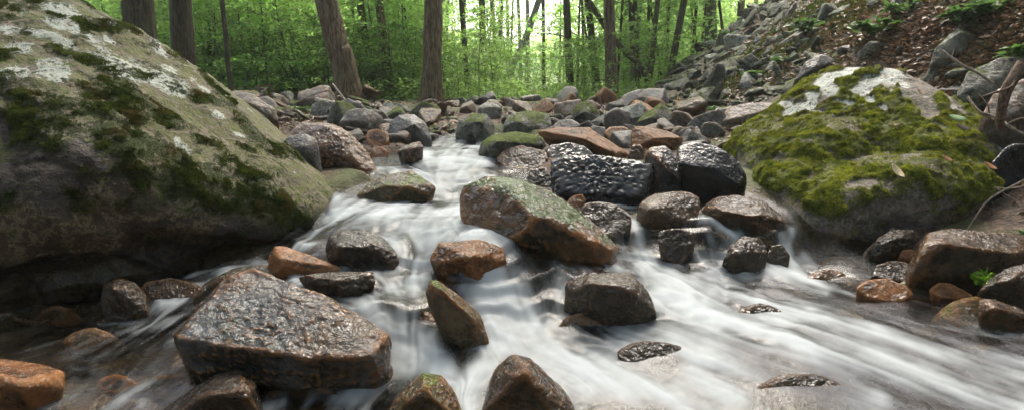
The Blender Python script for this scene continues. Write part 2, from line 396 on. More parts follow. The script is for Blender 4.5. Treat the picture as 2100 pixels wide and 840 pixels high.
rock('wet_rock',[(1020,530),(1060,500),(1150,520),(1190,560),(1170,600),(1100,600),(1040,575)],[],(1100,598),.5,'wetblack','shadowed black rock underneath the big central boulder', ydep=3.35)
rock('smooth_brown_rock',[(1130,690),(1160,650),(1200,640),(1235,665),(1245,700),(1200,715)],[],(1190,708),.7,'wetbrown','low brown rock with thin white water sliding over it below the dark rounded rock', amp=.6, f=lambda x,y:base(x,y)-.04)
rock('wet_rock',[(785,870),(800,830),(840,790),(880,765),(905,770),(925,795),(945,840),(955,880)],[(870,800,0)],(870,862),.8,'olive','pointed brown rock at the bottom edge left of the centre')
rock('wet_rock',[(985,860),(1000,790),(1018,755),(1050,727),(1085,735),(1120,765),(1165,815),(1200,880),(1100,900)],[(1070,760,0),(1130,840,0)],(1080,866),.8,'wetbrown','smooth dome of grey-brown rock at the bottom edge with water parting round it', amp=.7)
rock('low_rock',[(1262,722),(1290,703),(1335,696),(1395,708),(1425,735),(1412,768),(1340,772),(1285,750)],[],(1350,766),.8,'wetdark','low black rock breaking the white water in the lower centre right', p=9, amp=1.0, f=lambda x,y:base(x,y)-.01)
rock('low_rock',[(1540,800),(1600,765),(1680,765),(1760,805),(1800,860),(1650,885)],[],(1690,872),.8,'wetdark','broad dark rock with water streaming over it at the bottom right edge', p=9, amp=.9, drop=.1, f=lambda x,y:base(x,y)-.035)
# --- ledge of rocks right of the centre
rock('rounded_wet_rock',[(1188,440),(1195,418),(1225,412),(1262,418),(1290,438),(1296,460),(1275,484),(1235,488),(1200,470)],[],(1250,485),.9,'wetdark','smooth rounded dark rock touching the right side of the big central boulder', p=9, amp=.5)
rock('rounded_wet_rock',[(1307,440),(1312,415),(1340,397),(1405,390),(1437,405),(1432,445),(1405,468),(1345,468),(1315,460)],[(1330,425,0)],(1370,467),.8,'wetbrown','brown rounded rock left of the long loaf-shaped one above the small waterfalls', p=12, amp=.7)
rock('loaf_shaped_rock',[(1437,425),(1465,405),(1510,401),(1565,410),(1600,440),(1610,458),(1590,470),(1530,470),(1460,458),(1440,442)],[(1470,430,0),(1560,440,0)],(1530,468),.7,'wetbrown','long loaf-shaped brown wet rock beside the mossy boulder', p=14, amp=.8)
rock('wet_rock',[(1350,500),(1352,475),(1385,467),(1418,475),(1428,500),(1410,525),(1395,545),(1365,525)],[],(1395,540),.8,'wetdark','dark rock under the brown rounded rock, between two small falls', p=12)
rock('wet_rock',[(1484,530),(1495,505),(1525,485),(1555,488),(1575,508),(1572,535),(1550,558),(1505,560)],[(1505,515,0)],(1530,558),.8,'wetdark','glistening black rock in the water below the loaf-shaped rock', p=20)
rock('wet_rock',[(1545,490),(1560,472),(1590,470),(1607,485),(1600,505),(1570,508)],[],(1585,505),.8,'wetbrown','small brown rock above the rightmost little waterfall')
rock('wet_rock',[(1572,530),(1580,505),(1605,500),(1620,520),(1615,545),(1590,550)],[],(1595,546),.8,'wetdark','small stone under the rightmost little waterfall')
rock('wet_rock',[(1430,510),(1445,485),(1480,480),(1500,495),(1490,520),(1455,525)],[],(1465,520),.8,'wetdark','small dark stone behind the glistening black rock')
rock('pitted_rock',[(1128,352),(1135,330),(1160,320),(1230,326),(1300,326),(1332,335),(1337,365),(1322,398),(1280,412),(1200,418),(1150,402),(1132,380)],[(1150,345,.34),(1310,348,.34),(1140,392,0),(1310,400,0)],(1230,416),.55,'pitted','silvery wet block with pitted face in the row of rocks right of the cascade', p=20, sub=6, amp=.85, pits=.9)
rock('wet_rock',[(1320,320),(1335,303),(1365,300),(1390,325),(1410,365),(1412,390),(1385,400),(1350,398),(1335,365)],[(1350,330,0)],(1375,398),.7,'wetgrey','grey and tan rock standing between the pitted block and the black slab', p=16)
rock('black_slab_rock',[(1386,325),(1395,300),(1425,292),(1470,303),(1510,328),(1530,362),(1528,392),(1505,405),(1450,402),(1410,380)],[(1395,335,.08),(1460,350,0),(1515,378,0)],(1470,404),.7,'wetblack','smooth blue-black slab leaning against the mossy boulder', p=22, amp=.5)
rock('wet_rock',[(1118,315),(1130,298),(1165,293),(1200,300),(1222,320),(1210,335),(1140,335)],[],(1165,334),.8,'pitted','small silvery wet rock on top of the pitted block')
rock('long_orange_rock',[(1100,272),(1140,263),(1195,262),(1235,280),(1292,318),(1285,328),(1225,328),(1160,300),(1115,285)],[(1200,285,.05),(1250,310,0)],(1250,327),.45,'rust','long orange-brown slab slanting down behind the pitted block', p=24, amp=.7)
rock('rusty_rock',[(1294,285),(1300,262),(1315,258),(1370,270),(1412,293),(1395,308),(1345,310),(1300,304)],[(1340,282,0)],(1350,309),.6,'rust','rust-red block lying right of the long orange slab', p=26)
rock('mossy_rock',[(980,315),(985,292),(1010,278),(1060,269),(1110,280),(1122,298),(1080,305),(1030,318),(1000,327)],[(1020,290,0)],(1000,325),.7,'mossy','dark mossy rock at the head of the cascade, right of the pool', p=16)
rock('wet_rock',[(1018,325),(1035,305),(1070,299),(1118,310),(1122,330),(1100,345),(1040,345)],[],(1060,344),.8,'wetbrown','red-brown wet rock in front of the dark mossy rock at the cascade head')
rock('wet_rock',[(1080,365),(1090,347),(1118,345),(1135,365),(1125,385),(1100,383)],[],(1105,383),.8,'wetdark','small dark rock left of the pitted block')
rock('orange_wet_rock',[(1163,412),(1175,400),(1195,397),(1202,410),(1190,424),(1170,424)],[],(1182,423),.8,'rust','small orange stone wedged above the smooth rounded dark rock')
rock('rusty_rock',[(1238,272),(1250,260),(1280,259),(1297,272),(1290,287),(1255,289)],[],(1268,288),.8,'rust','round orange cobble between the pale slab and the long orange slab', p=9)
rock('wet_rock',[(1288,318),(1295,298),(1312,296),(1322,310),(1318,328),(1298,330)],[],(1305,329),.8,'wetbrown','small dark red stone left of the tan standing rock')
rock('grey_rock',[(1200,272),(1215,258),(1240,262),(1245,280),(1215,286)],[],(1222,285),.8,'slate','small blue-grey stone left of the round orange cobble')
# --- rocks behind, across the stream head
rock('mossy_rock',[(935,275),(942,245),(965,232),(1000,235),(1015,260),(1010,288),(960,292)],[(960,255,0),(985,250,0)],(980,290),.8,'mossgrey','craggy moss-streaked rock right behind the head pool', p=20)
rock('mossy_rock',[(1030,262),(1045,235),(1085,228),(1125,232),(1132,258),(1115,275),(1050,277)],[(1060,250,0)],(1085,276),.8,'mossgrey','broad grey rock with moss behind the dark mossy rock', p=20)
rock('grey_rock',[(1132,262),(1145,247),(1175,245),(1192,258),(1180,270),(1145,272)],[],(1160,271),.8,'slate','low grey-brown rock left of the pale slab')
rock('mossy_rock',[(1165,250),(1180,218),(1200,206),(1225,225),(1232,245),(1200,256)],[(1200,230,0)],(1195,255),.7,'mossy','pyramid-shaped green mossy rock in front of the thin tree right of the centre', p=26)
rock('pale_slab_rock',[(1212,250),(1240,232),(1290,220),(1315,210),(1328,225),(1320,240),(1270,258),(1230,262)],[(1250,250,0)],(1245,261),.5,'pale','pale flat grey slab with pointed right end in front of the dome rock', p=26, amp=.7)
rock('dome_rock',[(1266,215),(1278,195),(1310,183),(1350,185),(1372,205),(1368,222),(1330,228),(1280,226)],[],(1320,227),.7,'slate','dark blue-grey dome rock at the foot of the scree', p=12, amp=.6)
rock('mossy_rock',[(1302,262),(1320,235),(1355,212),(1375,225),(1388,250),(1380,268),(1330,270)],[(1340,240,0)],(1345,269),.7,'mossy','angular mossy rock right of the pale slab', p=26)
rock('brown_rock',[(1475,250),(1490,225),(1530,212),(1580,212),(1600,225),(1560,250),(1500,268)],[(1500,245,0)],(1500,267),.6,'pink','brown block with dark left face behind the mossy boulder', p=26)
rock('grey_rock',[(1405,262),(1425,240),(1480,222),(1490,240),(1470,268),(1430,275)],[],(1445,274),.5,'grey','dark flat rock between the angular mossy rock and the brown block', p=24)
rock('standing_slab',[(1418,215),(1440,180),(1470,130),(1487,125),(1488,150),(1465,195),(1440,222)],[(1450,185,0)],(1430,220),.35,'greygreen','tallest grey-green slab standing on edge in the scree', p=30, amp=.6)
rock('standing_slab',[(1445,215),(1462,185),(1478,163),(1485,175),(1470,205),(1455,220)],[],(1455,219),.35,'greygreen','shorter grey-green slab leaning beside the tallest one', p=30, amp=.6)
rock('big_scree_block',[(1912,125),(1918,100),(1965,57),(2015,80),(2032,100),(2010,125),(1950,140)],[(1960,100,0),(1970,65,.1)],(1950,138),.6,'mossgrey','large dark peaked block high on the slope above the mossy boulder', p=26)
rock('big_scree_block',[(1965,190),(1985,150),(2060,115),(2130,110),(2150,200),(2080,235),(1990,215)],[(2020,180,0)],(2020,222),.5,'mossgrey','dark broad block at the right edge behind the tangled roots', p=24, ydep=4.6)
rock('big_scree_block',[(2010,250),(2040,190),(2100,160),(2200,170),(2220,300),(2130,310),(2060,290)],[(2080,230,0)],(2100,300),.5,'pink','brown-grey slab at the right edge under the thick root', p=24, ydep=4.1)
rock('grey_slab',[(1895,160),(1905,140),(1950,133),(1960,145),(1955,160),(1915,170)],[],(1925,168),.6,'greygreen','pale blue-green slab just above the top right of the mossy boulder', p=26)
rock('grey_slab',[(1630,165),(1650,130),(1685,110),(1715,125),(1700,145),(1650,175)],[(1670,140,0)],(1660,173),.5,'slate','dark wedge slab behind the upper left shoulder of the mossy boulder', p=28)
rock('dark_block',[(2035,330),(2060,300),(2110,290),(2200,300),(2220,470),(2120,480),(2040,478),(2010,455)],[],(2110,478),.5,'wetblack','added black block in place of the shaded hollow under the roots at the right edge', ydep=3.75)  # black stone stands in for the shade of the hollow
# --- left bank
rock('brown_slab_boulder',[(590,300),(597,265),(620,250),(680,252),(715,275),(745,305),(775,350),(770,372),(720,368),(650,352),(610,335)],[(660,300,.02),(735,335,.02),(640,335,0),(690,262,.3)],(700,368),.55,'slabbrown','large brown slab with wet orange overhanging face between the left boulder and the cascade', p=22, sub=6, amp=1.0, ydep=4.75)
rock('draped_rock',[(565,300),(590,280),(625,272),(648,285),(655,315),(650,345),(620,345),(585,325)],[(625,300,-.1)],(620,345),.6,'slate','dark grey hump against the left end of the brown slab', p=12, ydep=4.5, amp=1.3)
rock('pinkish_slab',[(455,190),(490,187),(520,195),(565,225),(570,248),(545,262),(500,235)],[(520,215,.05)],(550,260),.6,'pink','smooth pinkish-grey slab peeking over the edge of the left boulder', p=20, ydep=6.2)
rock('dark_grey_rock',[(796,280),(800,250),(822,237),(850,236),(872,252),(884,285),(875,300),(820,297)],[(810,275,0),(850,255,0),(868,285,0)],(845,299),.7,'slate','dark blue-grey angular rock on the left bank near the driftwood', p=24)
rock('brown_cobble',[(748,282),(755,268),(775,264),(795,272),(797,292),(780,301),(755,297)],[],(775,300),.9,'rust','round brown cobble left of the dark blue-grey rock', p=8, amp=.6)
rock('brown_cobble',[(758,315),(765,303),(785,301),(797,312),(788,322),(765,323)],[],(777,322),.9,'rust','small wet brown cobble at the waterline below the round brown cobble', p=8)
rock('wet_rock',[(814,310),(830,298),(860,290),(868,300),(862,315),(850,335),(830,332)],[(840,305,0)],(845,334),.8,'wetbrown','wedge of wet brown rock at the left side of the head pool', p=24)
rock('lichen_rock',[(692,230),(695,210),(715,201),(735,215),(738,232),(715,240)],[],(715,239),.8,'pale','white lichen-covered rock at the foot of the leaning tree', p=12)
rock('mossy_rock',[(636,240),(640,215),(660,206),(690,210),(695,232),(665,245)],[],(665,244),.8,'mossgrey','mossy block left of the white lichen-covered rock', p=20)
rock('pale_rock',[(775,222),(785,211),(815,212),(838,222),(830,235),(790,236)],[],(810,235),.6,'pale','pale flat stone between the two big trees', p=22)
rock('flat_mossy_rock',[(728,402),(745,385),(790,362),(835,351),(862,362),(892,382),(880,400),(830,412),(780,413),(745,410)],[(790,380,.08),(845,375,.1),(800,408,0)],(800,411),.65,'olive','low mossy brown rock lying in the cascade below the brown slab', p=22, amp=.8)
# --- right bank, near water
rock('brown_block',[(1868,545),(1880,510),(1905,480),(1935,473),(2010,474),(2100,484),(2125,515),(2085,560),(2040,577),(1975,588),(1910,572),(1875,560)],[(1895,505,.05),(1920,498,0),(2080,520,0),(1880,555,0),(2030,575,0)],(1965,585),.6,'wetbrown','big flat-topped brown block right of the mossy boulder at the water', p=26, sub=6, amp=.8)
rock('wet_rock',[(2010,595),(2040,565),(2080,545),(2160,530),(2200,600),(2120,620),(2040,610)],[(2070,570,0)],(2070,614),.6,'wetdark','dark rough rock cut by the right edge beside the bright green leaves', p=20)
rock('wet_rock',[(2005,640),(2015,612),(2035,612),(2080,630),(2140,650),(2150,668),(2040,662)],[(2040,630,0)],(2060,664),.5,'wetbrown','low wedge rock in the water at the right edge', p=22)
rock('orange_wet_rock',[(1755,590),(1775,575),(1815,570),(1860,585),(1874,602),(1850,617),(1800,615),(1770,603)],[],(1820,617),.7,'orange','orange wet rock low in the quiet pool at right', p=12)
rock('wet_rock',[(1792,560),(1800,542),(1830,535),(1865,540),(1885,560),(1865,575),(1815,573)],[],(1840,574),.8,'wetdark','dark red wet rock behind the orange one in the quiet pool', p=14)
rock('orange_wet_rock',[(1905,595),(1920,578),(1950,582),(1995,605),(1985,614),(1930,608)],[],(1950,612),.6,'orange','thin orange stone half sunk in front of the flat-topped brown block')
rock('wet_rock',[(1790,510),(1800,488),(1830,472),(1870,470),(1885,490),(1860,512),(1830,530),(1800,528)],[(1830,490,0)],(1815,530),.5,'wetdark','grey ridged rock with a root beside it at the foot of the mossy boulder', p=18)
rock('brown_cobble',[(1845,525),(1850,512),(1870,510),(1882,522),(1870,535)],[],(1862,534),.8,'rust','red-brown pebble beside the flat-topped brown block', p=8)
# sunken stones seen dimly through the water
for a,b,w,lab,m in [(840,655,60,'brown stone under the veil left of the wedge rock','wetbrown'),(600,640,60,'sunken','wetbrown'),(190,705,70,'sunken','wetbrown'),(120,650,50,'sunken','wetbrown'),(350,800,70,'sunken','wetbrown'),
                   (240,790,50,'sunken','orange'),(1000,600,40,'sunken','wetdark'),(1900,600,80,'sunken','olive'),(1700,580,60,'sunken','wetbrown'),(2000,650,90,'sunken','olive'),(1560,650,60,'sunken','wetdark'),(620,820,90,'sunken','wetbrown'),(700,800,50,'sunken','orange')]:
    lb = lab if lab!='sunken' else 'smooth brown stone lying on the stream bed, seen dimly through water'
    rock('sunken_rock',[(a-w,b),(a-w*.6,b-w*.35),(a,b-w*.5),(a+w*.6,b-w*.32),(a+w,b+w*.05),(a+w*.5,b+w*.3),(a-w*.5,b+w*.3)],[],(a,b+w*.3),.6,m,lb,p=9,sub=4,amp=.8,drop=.05,
         f=lambda x,y:base(x,y)-(.012 if lab!='sunken' else .05),group='stones on the stream bed' if lab=='sunken' else None)
# ------------------------------------------------------------------ the two big boulders
def blobs(px, py, L, wob=0.35, Pn=None):
    out = np.zeros(len(px))
    w1 = fbm(Pn*5,4); w2 = fbm(Pn*5+50,4)
    for b in L:
        cx,cy,rx,ry = b[:4]; a = R(b[4]) if len(b)>4 else 0
        dx, dy = px-cx, py-cy
        u = (dx*math.cos(a)+dy*math.sin(a))/rx+w1*wob*1.6; v = (-dx*math.sin(a)+dy*math.cos(a))/ry+w2*wob*1.6
        k = 1.5-np.sqrt(u*u+v*v)          # 0.5 at the rim
        out = np.maximum(out, k*(b[5] if len(b)>5 else 1))
    return np.clip(out,0,1)
def boulder_mat(name, a, b, c, dark, lich_a, lich_b, mossA, mossB, thin=0.0, wetz=.35):
    t = NT(name); v = t.co('Generated'); geo = t.n('NewGeometry'); v = geo.outputs['Position']
    at = t.n('Attribute', attribute_name='mask'); sp = t.n('SeparateColor', {0:at.outputs['Color']})
    mo, li, dk = sp.outputs[0], sp.outputs[1], sp.outputs[2]
    n1 = t.noise(v,2.2,6,.65,.4); n2 = t.noise(v,8,6,.65,.3); n3 = t.noise(v,38,5,.65); n4 = t.noise(v,130,3,.65)
    st = t.n('Mapping', {'Vector':v,'Rotation':(0,R(38),0),'Scale':(1.2,6,7)}).outputs[0]
    ns = t.noise(st,2.2,6,.65,.3)
    col = t.mix(t.rng(n1,.36,.62), a, b)
    col = t.mix(t.rng(ns,.47,.66), col, c)
    col = t.mix(t.rng(n2,.56,.70,0,.7), col, tuple(k*.45 for k in a))
    col = t.mix(t.rng(t.math('ADD',t.math('MULTIPLY',n3,.6),t.math('MULTIPLY',ns,.4)),.45,.58,0,.85), col, (.045,.04,.028))
    if thin:                                      # thin olive film of algae
        f = t.math('MULTIPLY', t.rng(t.math('ADD', ns, t.math('MULTIPLY',t.math('SUBTRACT',n3,.5),.8)),.40,.56), thin, True)
        col = t.mix(f, col, t.mix(n2,(.115,.125,.018),(.055,.065,.014)))
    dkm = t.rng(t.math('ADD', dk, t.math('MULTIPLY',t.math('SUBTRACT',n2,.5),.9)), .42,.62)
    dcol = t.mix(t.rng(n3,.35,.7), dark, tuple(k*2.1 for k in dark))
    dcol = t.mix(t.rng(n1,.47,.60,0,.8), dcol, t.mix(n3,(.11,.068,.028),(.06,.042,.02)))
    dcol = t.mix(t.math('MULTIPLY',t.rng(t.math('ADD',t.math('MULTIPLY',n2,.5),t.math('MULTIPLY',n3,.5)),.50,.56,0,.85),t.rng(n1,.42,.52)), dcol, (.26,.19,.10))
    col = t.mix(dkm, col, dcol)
    lm = t.rng(t.math('ADD', li, t.math('ADD',t.math('MULTIPLY',t.math('SUBTRACT',n2,.5),2.8),t.math('MULTIPLY',t.math('SUBTRACT',n3,.5),2.2))), .52,.62)
    lc = t.mix(t.rng(n3,.3,.7), lich_a, lich_b)
    col = t.mix(lm, col, lc)
    mm = t.rng(t.math('ADD', mo, t.math('ADD',t.math('MULTIPLY',t.math('SUBTRACT',n2,.5),3.0),t.math('MULTIPLY',t.math('SUBTRACT',n3,.5),2.8))), .42,.62)
    mc = t.mix(t.rng(t.math('ADD',t.math('MULTIPLY',n3,.5),t.math('MULTIPLY',n1,.5)),.38,.6), mossB, mossA)
    mc = t.mix(t.rng(n4,.3,.7,0,.6), mc, tuple(k*.35 for k in mossB))
    br = t.math('MULTIPLY', t.rng(t.noise(v,5,5,.7),.55,.66), .6); mc = t.mix(br, mc, (.10,.075,.03))
    col = t.mix(mm, col, mc)
    z = t.n('SeparateXYZ',{0:v}).outputs[2]
    wet = t.rng(t.math('ADD', z, t.math('MULTIPLY',n2,.25)), wetz, wetz+.14, 1, 0)
    col = t.mix(wet, col, t.mix(1.0, col, (.40,.37,.33), 'MULTIPLY'))
    h = t.math('ADD', t.math('MULTIPLY',n2,1.3), t.math('ADD',t.math('MULTIPLY',n3,.6),t.math('MULTIPLY',n4,.22)))
    h = t.math('ADD', h, t.math('MULTIPLY', mm, t.math('MULTIPLY',t.math('ADD',n3,n4),1.0)))
    nr = t.bump(h, 1.0, .036)
    rg = t.mix(t.math('MAXIMUM', wet, t.math('MULTIPLY',dkm,.5)), (.8,.8,.8), (.28,.28,.28))
    rg = t.mix(mm, rg, (.95,.95,.95))
    b_ = t.n('BsdfPrincipled', {'Base Color':col,'Roughness':rg,'Normal':nr,'Coat Weight':t.math('MULTIPLY',wet,.7),'Coat Roughness':.15})
    return t.fin(b_.outputs[0])
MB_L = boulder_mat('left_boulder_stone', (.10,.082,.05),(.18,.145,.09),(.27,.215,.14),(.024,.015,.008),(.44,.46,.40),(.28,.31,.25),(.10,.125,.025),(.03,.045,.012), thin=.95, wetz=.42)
MB_R = boulder_mat('right_boulder_stone', (.13,.105,.085),(.19,.155,.125),(.23,.20,.17),(.035,.026,.020),(.52,.53,.50),(.27,.29,.24),(.27,.29,.035),(.085,.11,.018), thin=.15, wetz=.30)

def big(pts3, sub, p, amp, seed, extra=None, scale=None):
    c,D,r,F = gauge(np.array(pts3), sub, p, 1.015); V = D*r[:,None]
    return c,V,F
Lp = [at_y(*q) for q in [(60,-30,4.2),(200,2,4.3),(290,45,4.35),(400,135,4.4),(500,225,4.4),(584,298,4.35),(650,366,4.25),(706,436,4.05),(692,470,3.8),
      (620,487,3.66),(555,515,3.5),(450,480,3.3),(330,500,3.12),(190,522,3.0),(60,560,2.9),(-120,570,2.85),(-600,560,2.75),
      (170,275,3.12),(330,330,3.38),(480,430,3.52),(590,440,3.72),(-600,150,3.2),(-150,180,3.25),(-700,-150,4.6),(-200,-80,4.3),(-300,-60,6.6),(300,160,6.0),(600,330,5.2)]]
for q,zz in [((30,640,3.5),-.3),((300,612,3.55),-.25),((540,552,3.75),-.1),((665,465,4.1),.1),((-500,640,3.2),-.3)]:
    a = at_y(*q); a[2] = zz; Lp.append(a)
Lp += [np.array([-4.5,6.2,0.]),np.array([-1.4,5.2,.2]),np.array([-4.8,3.4,-.2])]
cL,V,F = big(Lp, 7, 13, 1, 0)
W = V+cL
Dn = V/np.linalg.norm(V,axis=1)[:,None]
d = .075*fbm(W*.8+3,3)+.028*fbm(W*2.3+8,3)+.016*fbm(W*7,4)+.012*ridged(W*3,3)+.008*fbm(W*22,3)
px,py = project(W); front = W[:,1]<4.4
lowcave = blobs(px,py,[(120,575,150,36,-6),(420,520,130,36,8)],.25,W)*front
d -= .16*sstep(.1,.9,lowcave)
bulge = blobs(px,py,[(180,400,170,110,10)],.2,W)*front; d += .05*sstep(0,1,bulge)
crack = np.exp(-((py-(335+.02*(px-30)**1.0+6*np.sin(px*.05)))/3.0)**2)*(px>25)*(px<190)*front; d -= .02*crack
moss = np.maximum(blobs(px,py,[(45,235,45,24,0),(75,275,70,40),(235,205,75,42,25),(260,290,70,30,15),(230,300,40,24),(350,330,90,36,30),(430,385,110,42,25),(560,425,95,40,30),(590,470,60,26,25),(480,345,80,22,40),(15,170,30,30),(60,200,40,20)],.45,W)*.80,
                  .62*sstep(-.15,.35,fbm(W*3.1+40,4))*(py<430))
moss = np.maximum(moss, .62*blobs(px,py,[(200,10,160,14,12),(340,75,110,14,38),(10,15,60,26,0),(160,110,90,16,20)],.4,W))
moss *= front
lich = blobs(px,py,[(30,95,36,17,5),(108,145,42,22,5),(15,58,26,8,5),(25,145,30,18,0),(70,62,40,10,12),(110,38,30,10,20),(165,60,70,12,32),(128,78,34,12,20),(135,22,62,12,18),(220,42,30,8,30),(225,75,16,6,30),(45,20,9,7),
      (215,125,50,14,28),(290,150,85,17,30),(350,172,50,16,30),(245,150,60,14,25),(325,100,30,7,45),(345,140,18,6,40),(372,305,20,11,35),(360,290,9,10,60),(435,237,17,6,30),(415,185,22,7,38),(395,165,14,6,35),(480,277,12,5,30),(168,340,8,6),(510,230,12,4,35),(455,200,12,4,35),(590,355,9,4,30),(125,95,30,10,25),(470,210,10,4,40),(265,48,12,8,20)],.30,W)*front
dark = blobs(px,py,[(175,410,165,95,15),(60,440,90,80,0),(20,260,24,40,0),(260,500,330,70,4),(100,590,300,60,0),(500,505,100,40,10),(20,180,22,30)],.22,W)  # real dark brown face, plus the cave's shade painted into the colour
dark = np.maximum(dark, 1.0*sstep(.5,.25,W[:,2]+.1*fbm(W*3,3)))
d += .016*sstep(.35,.8,moss)*(1+1.2*fbm(W*12,3))
V = V+Dn*d[:,None]
def put_boulder(name, V, c, F, masks, mat, **props):
    lo = V[:,2].min(); me = mesh_np(name, V-np.array([0,0,lo]), F); cattr(me,'mask',np.stack(masks,1))
    o = obj(name, me, mat, None, (c[0],c[1],c[2]+lo), **props)
    HERO.append((c[0],c[1],np.abs(V[:,0]).max()*.9,np.abs(V[:,1]).max()*.9)); return o
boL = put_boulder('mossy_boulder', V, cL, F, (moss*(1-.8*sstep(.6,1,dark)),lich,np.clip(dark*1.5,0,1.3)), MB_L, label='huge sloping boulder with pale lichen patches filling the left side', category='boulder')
LW = V+cL; Lmoss = moss; LF = F

def lobe(lst, back, p, sub=5):
    pts = [at_y(*q) for q in lst]+[np.array(b,float) for b in back]
    c,D,r,F = gauge(np.array(pts), sub, p, 1.02); return D*r[:,None]+c, F
l1 = lobe([(1462,300,5.4),(1530,258,5.5),(1600,205,5.5),(1690,142,5.6),(1790,125,5.4),(1860,137,5.2),(1950,200,4.8),(2035,245,4.5),(2112,285,4.2),(2122,345,4.0),
   (1700,215,4.95),(1850,230,4.55),(2010,330,3.95),(1900,330,4.1),(1500,380,5.3),(2060,400,4.2)], [(2.2,6.2,.2),(3.6,6.1,.2),(3.9,5.2,.3),(3.2,6.4,1.3),(3.9,4.2,.4),(2.0,5.2,.1),(3.1,4.3,.1)], 12)
l2 = lobe([(1520,328,5.0),(1580,290,5.0),(1650,247,4.95),(1720,214,4.9),(1800,225,4.7),(1850,275,4.5),(1830,330,4.3),(1690,385,4.3),(1600,418,4.42),(1550,405,4.6),(1530,370,4.8),(1640,315,4.42),(1760,290,4.3)],
          [(2.1,5.7,.9),(3.2,5.6,1.0),(2.3,5.5,.3),(3.2,5.3,.1),(2.3,4.8,.3)], 9)
l3 = lobe([(1586,440,4.1),(1615,410,4.15),(1680,362,4.2),(1760,326,4.3),(1850,318,4.3),(1980,318,4.1),(2092,330,3.95),(2078,390,3.78),(1990,445,3.72),(1890,498,3.72),(1780,540,3.74),(1660,542,3.77),(1616,505,3.87),(1700,405,3.78),(1850,375,3.74),(1980,370,3.76)],
          [(1.9,4.7,.7),(3.3,4.8,.7),(2.1,4.6,-.1),(3.1,4.6,-.1),(1.95,3.85,-.15),(2.7,3.8,-.15)], 9)
Vs = []; Fs = []; k0 = 0
for Vv,Ff in (l1,l2,l3): Vs.append(Vv); Fs.append(Ff+k0); k0 += len(Vv)
tm = mesh_np('tmp', np.vstack(Vs), np.vstack(Fs)); to = bpy.data.objects.new('tmp', tm); COL.objects.link(to)
md = to.modifiers.new('r','REMESH'); md.mode = 'VOXEL'; md.voxel_size = .0165; md.adaptivity = 0
dg = bpy.context.evaluated_depsgraph_get(); em = bpy.data.meshes.new_from_object(to.evaluated_get(dg))
bpy.data.objects.remove(to)
W = np.empty(len(em.vertices)*3); em.vertices.foreach_get('co', W); W = W.reshape(-1,3)
em.calc_loop_triangles(); T = np.empty(len(em.loop_triangles)*3, np.int32); em.loop_triangles.foreach_get('vertices', T); F = T.reshape(-1,3)
Q4 = np.empty(len(em.polygons)*4, np.int32)
try:
    tot = np.empty(len(em.polygons),np.int32); em.polygons.foreach_get('loop_total', tot)
    if (tot==4).all():
        em.loops.foreach_get('vertex_index', Q4); F4 = Q4.reshape(-1,4)
    else: F4 = F
except Exception: F4 = F
# soften the seams between the lobes, then roughen
E = np.vstack([F[:,[0,1]],F[:,[1,2]],F[:,[2,0]]]); 
def smooth(W, it):
    for _ in range(it):
        S = np.zeros_like(W); C = np.zeros(len(W))
        for k in range(3):
            S[:,k] = np.bincount(E[:,0],W[E[:,1],k],len(W))+np.bincount(E[:,1],W[E[:,0],k],len(W))
        C = np.bincount(E[:,0],minlength=len(W))+np.bincount(E[:,1],minlength=len(W))
        W = .5*W+.5*S/C[:,None]
    return W
W = smooth(W, 5)
def vnormals(W,F):
    n = np.cross(W[F[:,1]]-W[F[:,0]], W[F[:,2]]-W[F[:,0]]); N = np.zeros_like(W)
    for k in range(3):
        for j in range(3): N[:,k] += np.bincount(F[:,j], n[:,k], len(W))
    return N/(np.linalg.norm(N,axis=1)[:,None]+1e-12)
N = vnormals(W,F); px,py = project(W); front = (W[:,1]<5.9)
d = .05*fbm(W*1.3+3,3)+.024*fbm(W*3.3+8,3)+.010*fbm(W*9,4)+.006*ridged(W*4,3)
lich = blobs(px,py,[(1690,175,26,18,-20),(1700,190,22,12),(1665,200,20,10,20),(1640,222,45,12,-20),(1610,215,16,10),(1720,160,70,10,-24),(1700,135,40,7,-30),(1780,135,50,8,-4),(1800,168,54,16,-8),(1770,185,30,14,-20),(1825,150,26,12,20),(1850,175,18,10,20),(1680,228,26,5),(1730,210,20,4),(1810,220,13,8),(1745,130,30,6),(2020,267,11,5,20),(1948,225,11,5,20),(2050,280,10,4,10),(1785,205,14,8,10),(2055,305,10,9)],.5,W)*front*.86
bare = blobs(px,py,[(1880,185,46,34,35),(1900,225,26,18,40),(1920,180,50,14,38),(1960,225,24,8,40),(1770,375,36,12,-8),(1600,330,18,12),(2040,300,30,14,30),(2050,340,14,16)],.35,W)
mg = sstep(-.15,.35,N[:,2]+.55*fbm(W*2.3+2,3))
lowlim = np.interp(px,[1460,1530,1600,1660,1700,1800,1900,2000,2100],[340,360,400,425,452,466,470,440,445])
moss = mg*sstep(14,-14,py-lowlim+22*fbm(W*4,3))*.95
moss *= (1-sstep(.45,.75,bare)); moss *= 1-sstep(.4,.6,lich)
moss = moss*(1-.5*sstep(.02,.3,fbm(W*3.1+70,4,.6)))
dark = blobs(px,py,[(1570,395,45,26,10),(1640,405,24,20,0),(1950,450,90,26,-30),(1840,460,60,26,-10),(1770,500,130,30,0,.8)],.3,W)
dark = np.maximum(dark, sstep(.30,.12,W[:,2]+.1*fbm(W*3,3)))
d += .022*sstep(.3,.85,moss)*(1+.7*fbm(W*8,3)+.9*fbm(W*24,2))
W = W+N*d[:,None]
cR = np.array([2.9,4.8,W[:,2].min()])
V = W-cR
boR = put_boulder('mossy_boulder', V, cR, F4, (moss,lich,dark), MB_R, label='broad three-lobed boulder under thick green moss on the right bank', category='boulder')
RW = W; Rmoss = moss; RF = F

